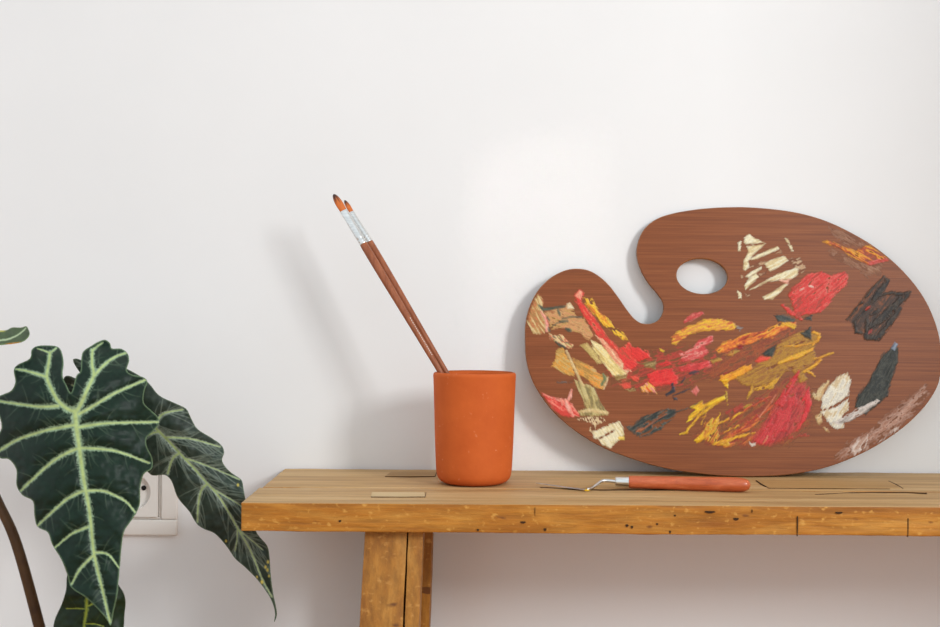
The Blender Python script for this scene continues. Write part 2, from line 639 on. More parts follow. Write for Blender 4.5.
# ------------------------------------------------------------------ paintbrushes
def brush(name, label, rim, tip, ferr, base, w_h, w_b, spin, z_end, print_at=None):
    rimp, tipp = pt(*rim), pt(*tip)
    ax = (tipp - rimp).normalized()
    s_end = (BENCH_Z + z_end - rimp.z) / ax.z
    butt = rimp + ax * s_end
    Ltot = (tipp - butt).length
    Lrim = (rimp - butt).length
    root = thing(name, label, 'paintbrush', butt, 'paintbrushes in the cup')
    side = Vector((0, 1, 0)).cross(ax).normalized()
    side = (Matrix.Rotation(spin, 3, ax) @ side).normalized()

    def sAt(px, py):
        # distance along the axis of the point nearest to that height
        q = pt(px, py, (rim[2] + tip[2]) / 2)
        return (q - butt).dot(ax)

    sb, sf = sAt(*base), sAt(*ferr)
    sec = lambda lst: tube([butt + ax * s for s, _, _ in lst], [(a, b) for _, a, b in lst], 20, side)
    hs = [(0.0, 0.0008, 0.0008), (0.002, 0.0016, 0.0016), (0.03, 0.0019, 0.0019), (Lrim, w_h * .66, w_h * .66),
          (Lrim + (sf - Lrim) * .4, w_h * .82, w_h * .82), (Lrim + (sf - Lrim) * .75, w_h, w_h), (sf - 0.006, w_h * 1.0, w_h * 1.0),
          (sf + 0.001, w_h * .9, w_h * .9)]
    pts_ = [(float(a), float(b), float(c)) for a, b, c in catmull(hs, 5)]
    v, f = sec(pts_)
    o = obj('handle', v, f, M_BRUSH_WOOD, root)
    recalc(o)
    # ferrule: round at the handle, flattened at the hair, with two crimps
    fl = []
    Lf = sb - sf
    for i in range(41):
        t = i / 40
        a = w_h * .98 * (1 - t) + w_b * t
        b = w_h * .98 * (1 - t) + w_b * .42 * t
        cr = 0.00035 * (math.exp(-((t - .06) / .022) ** 2) + math.exp(-((t - .14) / .022) ** 2))
        fl.append((sf + Lf * t, a - cr, b - cr))
    v, f = sec(fl)
    o = obj('ferrule', v, f, M_STEEL, root, label='silver metal ferrule')
    recalc(o)
    bl = []
    Lb = Ltot - sb
    prf = [(-.12, .9), (0.0, .93), (.2, 1.03), (.4, 1.05), (.6, .98), (.78, .80), (.9, .56), (.97, .32), (1.0, .08)]
    for t, q in [tuple(p) for p in catmull(prf, 4)]:
        bl.append((sb + Lb * float(t), w_b * float(q), w_b * .42 * max(.1, float(q))))
    v, f = sec(bl)
    cols = []
    c0, c1 = np.array(lin((214, 112, 38))), np.array(lin((58, 28, 20)))
    for i, (s, _, _) in enumerate(bl):
        t = (s - sb) / Lb
        for k_ in range(20):
            n = 0.16 * math.sin(k_ * 2.4 + 1)
            u = min(1, max(0, (t + n - .52) / .28))
            cols.append(c0 * (1 - u) + c1 * u)
    o = obj('bristles', v, f, M_BRISTLE, root, colors=cols, label='orange hair with a dark tip')
    recalc(o)
    if print_at:
        ps = []
        nrm = ax.cross(side).normalized()
        if nrm.y > 0:
            nrm = -nrm
        x = print_at[0]
        rs = random.Random(3)
        while x < print_at[1]:
            l = rs.uniform(.0008, .0022)
            s0 = Lrim + (sf - Lrim) * x
            r_ = w_h * (.66 + .30 * min(1, x / .75))
            c = butt + ax * s0 + (nrm * .93 + side * .37) * (r_ + 0.00002)
            V = [c + ax * a + side * b + nrm * d_ for d_ in (-.0003, .00006) for a, b in ((0, -.0004), (l, -.0004), (l, .0004), (0, .0004))]
            ps.append((V, [[0, 1, 2, 3], [7, 6, 5, 4], [0, 4, 5, 1], [1, 5, 6, 2], [2, 6, 7, 3], [3, 7, 4, 0]]))
            x += (l + .0009) / (sf - Lrim)
        v, f = join(*ps)
        o2 = obj('printed_marks', v, f, M_PRINT, root, smooth=False, label='small worn pale print')
        recalc(o2)


brush('paintbrush', 'wider filbert paintbrush with a dark-tipped orange head, the left one in the cup',
      (441.0, 373, 1.206), (333.6, 194.2, 1.228), (362.6, 243.5), (342.2, 208.8), 0.0042, 0.0038, 0.25, 0.0125, (.13, .42))
brush('paintbrush', 'thinner paintbrush with a small orange head, the right one in the cup',
      (445.8, 371.5, 1.2175), (344.6, 200.2, 1.240), (369.0, 241.0), (350.6, 209.5), 0.0041, 0.0027, 0.6, 0.0125)

# ------------------------------------------------------------------ palette
PAL_P0 = Vector((0, 1.2634, BENCH_Z + 0.0006))
PAL_UP = Vector((0, 1.3040 - 1.2634, 0.2892)).normalized()
PAL_N = Vector((1, 0, 0)).cross(PAL_UP).normalized()     # pointing at the room
if PAL_N.y > 0:
    PAL_N = -PAL_N
CAMP = Vector((0, 0, ZC))
pal_c = Vector((0.29, 1.2634, BENCH_Z))


def on_pal(px, py, h=0.0):
    v = CAM_R @ Vector(((px - W / 2) / F, -(py - H / 2) / F, -1.0))
    q = PAL_P0 - CAMP
    return CAMP + v * (q.dot(PAL_N) / v.dot(PAL_N)) + PAL_N * h


def on_pal_np(X, Y, Hh):
    R = np.array(CAM_R)
    d = np.stack([(X - W / 2) / F, -(Y - H / 2) / F, -np.ones_like(X)], 1) @ R.T
    n = np.array(PAL_N)
    q = float((PAL_P0 - CAMP).dot(PAL_N))
    return np.array(CAMP) + d * (q / (d @ n))[:, None] + n * Hh[:, None]


palette = thing('painters_palette', 'kidney-shaped wooden artist palette smeared with oil paint leaning on the wall', 'palette', pal_c)
OUT = [(525.1, 342.8), (525.6, 322.4), (530.2, 304.6), (539, 289), (550.6, 277.8), (563.4, 270.9), (574.8, 268.6), (587.6, 270),
       (599, 276), (609.3, 285.4), (618.2, 297), (627, 309.7), (634.8, 319), (642.4, 323.4), (651.3, 323.4), (659, 319.4),
       (663.3, 311), (662.8, 302), (656.4, 292.4), (648.8, 283.4), (642, 272), (637.8, 260.5), (636.8, 249.7), (639.9, 237),
       (646.2, 226.8), (657.7, 218.4), (673, 213.3), (693.4, 209.7), (713.8, 207.7), (735, 207), (750.5, 207.3), (776, 209.4),
       (801.5, 213.5), (827, 221.2), (852.5, 233.2), (875.5, 247.2), (895.9, 263.8), (913.7, 282.9), (926.5, 302), (935.4, 322.4),
       (940.3, 342), (941.8, 362), (938.6, 383.4), (929, 401), (916.3, 415.8), (901, 429.3), (880.6, 443.3), (860.2, 454.3),
       (834.7, 464.8), (809.2, 471.5), (781.1, 475.4), (750.5, 476.5), (725, 475.9), (703.6, 474), (678.1, 470.6), (652.6, 465),
       (629.7, 457.8), (606.7, 449.2), (586.3, 438.2), (568.5, 425.4), (553.2, 411.4), (540.4, 394.8), (531.5, 378.3), (526.4, 360.4)]
out_l = [tuple(p) for p in catmull(OUT, 5, True)]
hole_l = []
for j in range(72):
    a = 2 * math.pi * j / 72
    ex, ey = 25.6 * math.cos(a), 17.6 * math.sin(a)
    ra = math.radians(5)
    hole_l.append((702.2 + ex * math.cos(ra) - ey * math.sin(ra), 276.2 + ex * math.sin(ra) + ey * math.cos(ra)))


def inset(loop, d):
    n = len(loop)
    A = sum(loop[i][0] * loop[(i + 1) % n][1] - loop[(i + 1) % n][0] * loop[i][1] for i in range(n))
    s = 1 if A > 0 else -1
    r = []
    for i in range(n):
        tx, ty = loop[(i + 1) % n][0] - loop[i - 1][0], loop[(i + 1) % n][1] - loop[i - 1][1]
        l = math.hypot(tx, ty)
        r.append((loop[i][0] - s * ty / l * d, loop[i][1] + s * tx / l * d))
    return r


TH = 0.005
bm = bmesh.new()
mats_idx = {}


def ring(loop, h):
    return [bm.verts.new(on_pal(p[0], p[1], h) - pal_c) for p in loop]


def bridge(a, b):
    n = len(a)
    for i in range(n):
        fc = bm.faces.new((a[i], a[(i + 1) % n], b[(i + 1) % n], b[i]))
        fc.material_index = 1
        fc.smooth = True


o_f, o_e, o_b, o_k = ring(inset(out_l, 0.7), 0), ring(out_l, -0.0007), ring(out_l, -TH + .0007), ring(inset(out_l, .7), -TH)
h_f, h_e, h_b, h_k = ring(inset(hole_l, -1.1), 0), ring(hole_l, -0.0010), ring(hole_l, -TH + .0007), ring(inset(hole_l, -.7), -TH)
for seq in ((o_f, o_e, o_b, o_k), (h_f, h_e, h_b, h_k)):
    for a, b in zip(seq[:-1], seq[1:]):
        bridge(a, b)


def fill(l1, l2):
    es = []
    for l in (l1, l2):
        for i in range(len(l)):
            e = bm.edges.get((l[i], l[(i + 1) % len(l)])) or bm.edges.new((l[i], l[(i + 1) % len(l)]))
            es.append(e)
    bmesh.ops.triangle_fill(bm, use_beauty=True, use_dissolve=False, edges=es)


fill(o_f, h_f)
fill(o_k, h_k)
bmesh.ops.recalc_face_normals(bm, faces=bm.faces)
me = bpy.data.meshes.new('board')
bm.to_mesh(me)
bm.free()
me.materials.append(M_PALETTE)
me.materials.append(M_PAL_EDGE)
board = bpy.data.objects.new('board', me)
COL.objects.link(board)
board.parent = palette

DAB_N = [0]
CELL = 0.55


def Z(ox, oy, pts, s=7.8375):
    return [(ox + a / s, oy + b / s) for a, b in pts]


HX0, HY0 = 515.0, 195.0
HMAP = np.zeros((int(295 / CELL) + 2, int(440 / CELL) + 2))      # thickness of paint laid so far
WOOD_SEEN = np.array([lin((112, 60, 27)), lin((134, 76, 36))])


def components(cell):
    lab = np.zeros(cell.shape, int)
    n = 0
    for j0, i0 in zip(*np.nonzero(cell)):
        if lab[j0, i0]:
            continue
        n += 1
        stack = [(j0, i0)]
        lab[j0, i0] = n
        while stack:
            j_, i_ = stack.pop()
            for dj, di in ((1, 0), (-1, 0), (0, 1), (0, -1), (1, 1), (-1, -1), (1, -1), (-1, 1)):
                a, b = j_ + dj, i_ + di
                if 0 <= a < cell.shape[0] and 0 <= b < cell.shape[1] and cell[a, b] and not lab[a, b]:
                    lab[a, b] = n
                    stack.append((a, b))
    return lab, n


def dab(label, polys=(), strokes=(), colors=((200, 60, 50),), dir=(1, 0), cov=1.0, h=0.0006, rag=1.3, cuts=(), name='paint_dab', fine=1.0, soft=2.0, amax=1.0):
    """One smear of oil paint: ragged outline, ridges along the knife stroke, pigments streaked together,
    thin films letting the wood through."""
    DAB_N[0] += 1
    sd = DAB_N[0] * 17
    allp = [p for P in polys for p in P] + [p for P, w in strokes for p in P]
    pad = 4 + max([w for _, w in strokes] + [0])
    gi0, gj0 = int((min(p[0] for p in allp) - pad - HX0) / CELL), int((min(p[1] for p in allp) - pad - HY0) / CELL)
    nx = int((max(p[0] for p in allp) + pad - HX0) / CELL) - gi0 + 1
    ny = int((max(p[1] for p in allp) + pad - HY0) / CELL) - gj0 + 1
    nx, ny = min(nx, HMAP.shape[1] - gi0), min(ny, HMAP.shape[0] - gj0)
    gx, gy = np.meshgrid(HX0 + (gi0 + np.arange(nx)) * CELL, HY0 + (gj0 + np.arange(ny)) * CELL)
    X, Y = gx.ravel(), gy.ravel()
    S = np.full(X.shape, -1e9)
    for P in polys:
        S = np.maximum(S, poly_sdf(X, Y, P))
    for P, w in strokes:
        d, t = line_dist(X, Y, P)
        S = np.maximum(S, w * (0.6 + 0.4 * np.sin(np.pi * np.clip(t, 0.08, 0.92))) - d)
    for P, w in cuts:
        S = np.minimum(S, line_dist(X, Y, P)[0] - w)
    S = np.minimum(S, poly_sdf(X, Y, BOARD_IN) - 0.4)
    l = math.hypot(*dir)
    dx, dy = dir[0] / l, dir[1] / l
    q, r = X * dx + Y * dy, -X * dy + Y * dx
    wob = 1.6 * (vnoise(X / 9, Y / 9, sd + 8) - .5)
    st = 0.5 * vnoise(q / 16, (r + wob) / 1.7 * fine, sd) + 0.33 * vnoise(q / 7, (r + wob) / 0.9 * fine, sd + 1) + 0.17 * vnoise(q / 2, r / 1.5, sd + 2)
    blot = vnoise(X / 6, Y / 6, sd + 3) * .6 + vnoise(X / 2.2, Y / 2.2, sd + 4) * .4
    S2 = S + 0.6 + rag * (0.65 * vnoise(q / 5, r / 1.0, sd + 5) + 0.35 * vnoise(q / 1.6, r / 0.7, sd + 6) - 0.5) * 2.3
    covn = 0.6 * st + 0.4 * blot
    inn = S2 > 0
    if not inn.any():
        return None
    lo, hi = np.quantile(covn[inn], 0.02), np.quantile(covn[inn], 0.98)
    covn = (covn - lo) / (hi - lo)
    film = np.clip((cov + 0.10 - covn) / 0.2, 0, 1) if cov < 0.99 else np.ones(X.shape)
    film = film * film * (3 - 2 * film)
    keep = inn.reshape(ny, nx)
    cell = keep[:-1, :-1] & keep[1:, :-1] & keep[:-1, 1:] & keep[1:, 1:]
    lab, nc = components(cell)
    sizes = np.bincount(lab.ravel(), minlength=nc + 1)
    for c in range(1, nc + 1):
        if sizes[c] < 5:
            cell[lab == c] = False
    big_ones = [c for c in range(1, nc + 1) if sizes[c] >= 70]
    groups = [cell & (lab == c) for c in big_ones] if len(big_ones) == 2 else [cell]
    e = np.clip(S2 / soft, 0, 1)
    alpha = amax * film * np.clip(0.15 + 0.85 * e + 0.5 * (st - .5) * (1 - e), 0, 1)
    under = HMAP[gj0:gj0 + ny, gi0:gi0 + nx].ravel()
    hh = under + 0.00005 + 0.55 * h * e * film * (0.2 + 1.0 * st + 0.25 * blot)
    tt = np.clip((0.7 * st + 0.3 * blot - 0.34) / 0.27, 0, 1)
    cl = np.array([lin(c) for c in colors]) * np.array([.93, .92, .88, 1])
    if len(cl) == 1:
        cl = np.vstack([cl * np.array([.88, .88, .88, 1]), cl])
    f_ = tt * (len(cl) - 1)
    i0 = np.clip(np.floor(f_).astype(int), 0, len(cl) - 2)
    cols = cl[i0] * (1 - (f_ - i0))[:, None] + cl[i0 + 1] * (f_ - i0)[:, None]
    wn = (.5 * vnoise(X / 30, Y / 1.6, 5) + .5 * vnoise(X / 12, Y / .8, 6))[:, None]
    under_col = CMAP[gj0:gj0 + ny, gi0:gi0 + nx].reshape(-1, 4)
    wood_c = WOOD_SEEN[0] * (1 - wn) + WOOD_SEEN[1] * wn
    under_col = np.where(under_col[:, 3:4] > 0, under_col, wood_c)
    cols = under_col + (cols - under_col) * alpha[:, None]
    cols[:, 3] = 1
    base = np.array(pal_c)
    for cellg in groups:
        jj, ii = np.nonzero(cellg)
        if len(jj) == 0:
            continue
        a = jj * nx + ii
        quads = np.stack([a, a + nx, a + nx + 1, a + 1], 1)
        used = np.unique(quads)
        remap = np.full(nx * ny, -1)
        remap[used] = np.arange(len(used))
        quads = remap[quads]
        Vw = on_pal_np(X[used], Y[used], hh[used])
        HMAP[gj0 + used // nx, gi0 + used % nx] = hh[used]
        CMAP[gj0 + used // nx, gi0 + used % nx] = cols[used]
        me = bpy.data.meshes.new(name)
        me.from_pydata((Vw - base).tolist(), [], quads.tolist())
        me.materials.append(M_PAINT)
        me.polygons.foreach_set('use_smooth', [True] * len(me.polygons))
        at = me.color_attributes.new('pigment', 'FLOAT_COLOR', 'POINT')
        at.data.foreach_set('color', cols[used].astype(np.float32).ravel())
        o = bpy.data.objects.new(name, me)
        COL.objects.link(o)
        o.parent = palette
        o['label'] = label
    return None


BOARD_IN = inset(out_l, 1.2)[::2]
CMAP = np.zeros(HMAP.shape + (4,))


def big(ox, oy, pts):
    return Z(ox, oy, pts, 3.482)


def SZ(ox, oy, pts, w, s=7.8375):
    return (Z(ox, oy, pts, s), w / s / 2)


# pale films first; the lower right two are glare painted in as colour
dab('pale haze of glare painted on at the lower right rim',
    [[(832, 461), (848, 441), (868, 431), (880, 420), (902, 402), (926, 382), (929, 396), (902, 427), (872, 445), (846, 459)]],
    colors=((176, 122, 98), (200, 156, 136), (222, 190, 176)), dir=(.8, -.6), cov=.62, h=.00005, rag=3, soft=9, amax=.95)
dab('whitish speckled glare painted on at the lower right rim', [[(848, 451), (856, 440), (868, 434), (869, 449), (857, 457)], [(871, 446), (884, 437), (900, 424), (897, 432), (882, 444)]],
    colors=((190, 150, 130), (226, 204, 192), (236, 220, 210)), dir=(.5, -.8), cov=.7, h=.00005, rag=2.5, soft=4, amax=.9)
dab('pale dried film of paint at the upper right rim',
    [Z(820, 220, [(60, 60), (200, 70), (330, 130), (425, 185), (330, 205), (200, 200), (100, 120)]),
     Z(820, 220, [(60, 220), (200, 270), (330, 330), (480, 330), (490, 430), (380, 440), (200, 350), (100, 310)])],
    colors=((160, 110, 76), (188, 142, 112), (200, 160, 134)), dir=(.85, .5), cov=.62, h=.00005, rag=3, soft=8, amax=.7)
dab('thin reddish-brown wash of paint at the lower centre', [[(690, 436), (722, 415), (752, 398), (796, 370), (815, 392), (812, 425), (790, 446), (745, 449), (705, 447)]],
    colors=((140, 56, 30), (160, 70, 32), (150, 92, 36)), dir=(.8, -.6), cov=.72, h=.00006, rag=3, soft=6)
dab('thin red wash of paint around the centre', [[(598, 352), (640, 352), (690, 345), (730, 352), (715, 372), (690, 388), (640, 393), (612, 386)]],
    colors=((140, 60, 36), (186, 62, 46), (150, 84, 44)), dir=(.9, -.3), cov=.6, h=.00006, rag=3, soft=6)
dab('thin orange-brown wash of paint along the orange streak', [[(706, 372), (735, 350), (790, 325), (800, 332), (770, 352), (735, 372), (710, 382)]],
    colors=((140, 62, 30), (170, 84, 36)), dir=(.9, -.45), cov=.7, h=.00006, rag=3, soft=5)
dab('dark film of paint under the black zigzag', [Z(840, 270, [(70, 390), (350, 60), (372, 90), (345, 180), (545, 172), (470, 320), (300, 535), (205, 530), (120, 480)])],
    colors=((58, 38, 26), (74, 48, 32), (96, 58, 34)), dir=(.6, -.8), cov=.85, h=.00008, rag=1.5, soft=3)
# left lobe
o520 = (520, 280)
dab('ochre and orange paint at the left rim', [Z(*o520, [(135, 85), (190, 175), (165, 220), (215, 300), (225, 400), (165, 425), (105, 420), (45, 325), (65, 240), (90, 160)])],
    colors=((176, 132, 76), (206, 124, 78), (196, 158, 96), (224, 200, 146)), dir=(.5, .86))
dab('ochre and salmon paint on the left lobe', [Z(*o520, [(185, 235), (330, 215), (390, 180), (430, 240), (440, 290), (500, 300), (540, 360), (578, 430), (545, 475), (490, 450), (480, 415), (390, 405), (360, 375), (240, 385), (210, 300)])],
    colors=((176, 110, 66), (206, 164, 108), (212, 144, 98), (198, 158, 92)), dir=(.9, .4), cov=.93)
dab('red line of paint beside the left rim', (), [SZ(*o520, [(165, 250), (198, 300), (212, 350), (210, 400)], 26)], ((220, 84, 66), (240, 160, 150)), (.4, .9), rag=.7)
dab('dark green strokes on the ochre paint', (), [SZ(*o520, [(150, 200), (185, 232), (240, 225), (352, 208)], 30), SZ(*o520, [(295, 225), (312, 275)], 24),
    SZ(*o520, [(330, 303), (390, 290), (480, 290)], 17), SZ(*o520, [(315, 325), (372, 323)], 26), SZ(*o520, [(215, 295), (232, 318)], 20),
    SZ(*o520, [(245, 372), (285, 340), (335, 330)], 13), SZ(*o520, [(362, 382), (398, 398)], 28), SZ(*o520, [(222, 375), (232, 400)], 22)],
    ((60, 74, 62), (86, 100, 82)), (1, .1), rag=.6)
dab('cream blob beside the dark green strokes', [Z(*o520, [(362, 185), (390, 172), (428, 225), (370, 230)])], colors=((220, 190, 150), (236, 222, 184)), rag=.5)
dab('mixed yellow, red and grey paint clot', [Z(*o520, [(222, 415), (260, 438), (330, 425), (388, 495), (425, 500), (410, 535), (330, 540), (270, 485), (225, 465)])],
    colors=((214, 184, 120), (110, 112, 84), (222, 120, 80), (226, 204, 150)), dir=(.7, .6), h=.001)
dab('dark arc under the mixed paint clot', (), [SZ(*o520, [(282, 482), (318, 515), (358, 530)], 24), SZ(*o520, [(255, 440), (280, 455)], 16)], ((40, 54, 54), (60, 70, 64)), (.8, .5), rag=.4)
# long red and yellow stroke
dab('long red stroke from the left lobe to the centre', [big(*o520, [(185, 52), (210, 30), (226, 45), (215, 75), (260, 130), (300, 190), (345, 240), (380, 215), (395, 235), (445, 245), (452, 270), (410, 282), (402, 302), (365, 322), (330, 290), (290, 230), (250, 170), (205, 95)])],
    colors=((196, 74, 50), (230, 58, 48), (226, 64, 54), (240, 118, 88)), dir=(.62, .78), cov=.9)
dab('bright yellow crust along the red stroke', [big(*o520, [(220, 60), (250, 62), (275, 108), (310, 138), (332, 168), (360, 180), (376, 212), (355, 208), (320, 183), (285, 153), (255, 118), (230, 88)])],
    colors=((226, 130, 44), (244, 186, 44), (246, 204, 62)), dir=(.62, .78), cov=.82, h=.0011)
dab('pink head of the red stroke', [big(*o520, [(188, 56), (207, 33), (219, 42), (211, 70)])], colors=((236, 130, 100), (244, 182, 152)), dir=(.6, -.7), rag=.5)
dab('cream and yellow band on the left lobe', [big(*o520, [(245, 208), (285, 226), (330, 280), (372, 325), (350, 342), (320, 332), (285, 285), (255, 242)])],
    colors=((214, 182, 110), (236, 214, 140), (238, 222, 168)), dir=(.65, .76))
dab('pale pink band beside the cream band', [big(*o520, [(262, 192), (290, 205), (345, 268), (388, 316), (372, 328), (325, 278)])],
    colors=((232, 150, 116), (240, 188, 150), (238, 210, 168)), dir=(.65, .76))
dab('olive yellow smear on the left lobe', [big(*o520, [(205, 226), (235, 220), (266, 255), (292, 290), (270, 292), (240, 262)])], colors=((186, 156, 86), (214, 190, 120)), dir=(.65, .76), cov=.9)
o530 = (530, 340)
dab('ochre yellow wing-shaped smear', [Z(*o530, [(205, 68), (260, 60), (292, 120), (342, 200), (352, 285), (300, 282), (240, 252), (168, 205), (195, 150)])],
    colors=((190, 152, 80), (214, 158, 72), (228, 160, 62), (204, 176, 110)), dir=(.8, .6))
dab('orange and ochre smear pointing right', [Z(*o530, [(330, 138), (400, 168), (490, 208), (540, 258), (604, 290), (575, 388), (530, 384), (440, 312), (370, 262)])],
    colors=((182, 136, 66), (216, 164, 78), (236, 150, 54), (206, 172, 108)), dir=(.85, .5))
dab('dark green edge of the orange smear', (), [SZ(*o530, [(575, 270), (588, 305), (562, 350)], 34)], ((84, 104, 70), (124, 134, 88)), (.2, 1), rag=.7)
dab('pale rim of the orange smear', (), [SZ(*o530, [(612, 292), (600, 330), (580, 382)], 16)], ((214, 180, 130), (230, 206, 160)), (.3, .9), rag=.5)
dab('olive band running down the left lobe', [Z(*o530, [(345, 310), (420, 335), (500, 370), (545, 480), (600, 555), (612, 592), (500, 602), (385, 592), (400, 545), (440, 532), (390, 420)])],
    colors=((144, 128, 80), (172, 150, 92), (192, 172, 112), (204, 188, 130)), dir=(.35, .93), h=.0008)
dab('pale ridge down the ochre paint', (), [SZ(*o530, [(285, 85), (340, 200), (395, 320), (418, 360)], 24), SZ(*o530, [(385, 562), (480, 552), (605, 572)], 34)], ((208, 176, 116), (228, 204, 152)), (.4, .9), rag=.7)
dab('red paint at the lower left rim', [Z(*o530, [(75, 405), (130, 430), (240, 460), (300, 468), (345, 520), (392, 600), (300, 608), (240, 592), (150, 515)])],
    colors=((214, 66, 54), (232, 74, 62), (244, 140, 120)), dir=(.8, .5))
dab('pink strokes over the lower left red paint', (), [SZ(*o530, [(325, 392), (316, 440), (292, 480)], 30), SZ(*o530, [(280, 470), (300, 530), (335, 590)], 36), SZ(*o530, [(105, 428), (240, 482)], 10), SZ(*o530, [(245, 460), (255, 510)], 22)],
    ((238, 140, 120), (244, 180, 164)), (.2, 1), rag=.8)
dab('thin grey streak of paint', (), [SZ(*o530, [(212, 330), (330, 325)], 16)], ((112, 98, 90),), (1, 0), .6)
o560 = (560, 380)
dab('cream square of thick paint at the lower left', [Z(*o560, [(248, 412), (330, 370), (460, 322), (492, 370), (508, 430), (440, 492), (380, 552), (345, 542), (300, 465), (265, 458)])],
    colors=((222, 202, 152), (240, 226, 184), (242, 232, 200)), dir=(.6, .8), h=.0009, cuts=[SZ(*o560, [(290, 470), (420, 398)], 9)])
dab('yellow corner of the cream square', [Z(*o560, [(448, 445), (508, 436), (505, 470), (458, 472)])], colors=((222, 176, 60), (240, 204, 90)), rag=.6)
dab('cream scrapings above the cream square', [Z(*o560, [(125, 310), (200, 285), (320, 285), (365, 320), (285, 355), (265, 410), (230, 395), (250, 335), (180, 335)])],
    colors=((222, 196, 150), (238, 220, 180)), dir=(.4, .9), cov=.5)
o600 = (600, 340)
dab('olive clots beside the cream band', [Z(*o600, [(98, 278), (210, 268), (218, 310), (150, 328), (120, 312)]), Z(*o600, [(198, 388), (270, 372), (285, 400), (230, 412)]), Z(*o600, [(290, 185), (370, 165), (440, 150), (440, 240), (390, 225), (340, 200)])],
    colors=((122, 88, 50), (146, 116, 60), (176, 150, 96)), dir=(.9, -.3), cov=.8)
dab('scarlet patch left of the centre', [Z(*o600, [(240, 58), (300, 60), (388, 108), (380, 138), (300, 168), (240, 122)]), Z(*o600, [(165, 138), (240, 150), (302, 188), (240, 242), (185, 228)])],
    colors=((214, 48, 42), (234, 56, 48)), dir=(.8, .5))
dab('small vermilion dabs below the cream band', [Z(*o600, [(148, 345), (240, 328), (248, 372), (190, 384)]), Z(*o600, [(240, 280), (315, 285), (302, 322), (258, 322)])], colors=((216, 66, 48), (238, 96, 70)), dir=(.8, .4))
dab('large scarlet patch at the centre', [Z(*o600, [(365, 270), (450, 234), (560, 222), (612, 290), (604, 345), (480, 352), (420, 372), (385, 330)]), Z(*o600, [(460, 190), (520, 160), (560, 190), (470, 210)])],
    colors=((206, 44, 40), (232, 46, 44), (230, 66, 56)), dir=(.9, -.3))
dab('orange, yellow and pink clot under the scarlet patch', [Z(*o600, [(308, 372), (370, 328), (430, 368), (445, 424), (330, 402)])], colors=((232, 92, 44), (244, 190, 80), (240, 150, 130)), dir=(.6, .8), h=.0011)
dab('tiny yellow speck near the thumb notch', [Z(*o600, [(466, 62), (508, 85), (495, 98), (472, 86)])], colors=((238, 196, 40),), rag=.3)
# centre
o660 = (660, 290)
dab('rose pink paint above the yellow arc', [Z(*o660, [(178, 238), (250, 180), (330, 162), (348, 190), (260, 240), (190, 258)])], colors=((196, 66, 56), (206, 74, 70), (224, 122, 108)), dir=(.85, -.45), cov=.95)
dab('yellow and orange arc under the thumb hole', [Z(*o660, [(88, 425), (88, 370), (160, 308), (260, 268), (380, 218), (500, 228), (570, 250), (602, 280), (580, 312), (480, 316), (330, 322), (240, 346), (160, 402), (130, 432)])],
    colors=((206, 108, 50), (228, 146, 58), (240, 196, 44), (226, 150, 66)), dir=(.95, -.28), h=.0008)
dab('pink paint at the centre', [Z(*o660, [(150, 500), (260, 450), (300, 390), (415, 358), (418, 410), (350, 440), (380, 488), (340, 532), (175, 565)])],
    colors=((204, 66, 62), (216, 84, 80), (234, 146, 134)), dir=(.9, -.35), cov=.93)
dab('red paint under the pink paint', [Z(*o660, [(145, 602), (260, 580), (390, 548), (405, 600), (300, 632), (155, 645)])], colors=((196, 52, 48), (224, 66, 66), (226, 100, 96)), dir=(.9, -.3))
o680 = (680, 300)
dab('orange streak rising to the right', [Z(*o680, [(280, 390), (340, 330), (440, 300), (500, 262), (640, 245), (800, 165), (915, 170), (910, 210), (830, 225), (720, 300), (640, 300), (560, 345), (480, 362), (380, 402), (300, 422)])],
    colors=((184, 70, 34), (214, 108, 36), (236, 132, 40), (238, 170, 50)), dir=(.88, -.45), cov=.93)
dab('yellow end of the orange streak', [Z(770, 260, [(88, 510), (140, 488), (222, 510), (190, 540), (130, 524)])], colors=((220, 160, 36), (238, 190, 50)), dir=(.9, .2))
dab('olive streak below the orange streak', [Z(*o680, [(335, 432), (440, 388), (475, 400), (400, 446)]), Z(*o680, [(235, 472), (320, 448), (335, 470), (258, 498)])], colors=((160, 116, 44), (178, 142, 56), (206, 130, 50)), dir=(.9, -.4), cov=.9)
dab('red and dark marks inside the orange streak', [Z(*o680, [(438, 350), (515, 345), (490, 384), (458, 388)])], [SZ(*o680, [(488, 312), (580, 280), (630, 260)], 14), SZ(*o680, [(300, 590), (430, 555), (520, 520)], 14)], ((60, 32, 24), (176, 44, 32), (120, 30, 26)), (.9, -.4), rag=.6)
dab('grey spot right of the yellow arc', [Z(*o680, [(438, 198), (492, 212), (472, 248), (446, 228)])], colors=((128, 112, 106), (176, 164, 160)), cov=.8)
o760 = (760, 310)
dab('broad mustard ochre field right of the centre', [Z(*o760, [(130, 270), (280, 182), (330, 158), (460, 190), (472, 240), (420, 300), (450, 380), (400, 440), (350, 500), (382, 542), (320, 572), (250, 472), (150, 510), (100, 560), (0, 602), (-140, 590), (-210, 520), (-60, 440), (110, 350)])],
    colors=((150, 96, 36), (172, 120, 34), (184, 134, 38), (164, 108, 40)), dir=(.9, -.42), cov=.97, h=.0005)
dab('golden yellow strokes on the mustard field', (), [SZ(*o760, [(150, 415), (240, 380), (320, 350), (410, 305)], 40), SZ(*o760, [(345, 485), (430, 432), (480, 390)], 30), SZ(*o760, [(430, 380), (490, 370), (570, 332)], 20),
    SZ(*o760, [(410, 268), (455, 238), (465, 195), (418, 172)], 30), SZ(*o760, [(360, 480), (400, 490), (430, 520)], 22), SZ(*o760, [(190, 285), (300, 280), (400, 262)], 16), SZ(*o760, [(120, 545), (170, 510)], 14)],
    ((214, 146, 34), (240, 164, 40), (232, 176, 52)), (.9, -.42), h=.001, rag=.9)
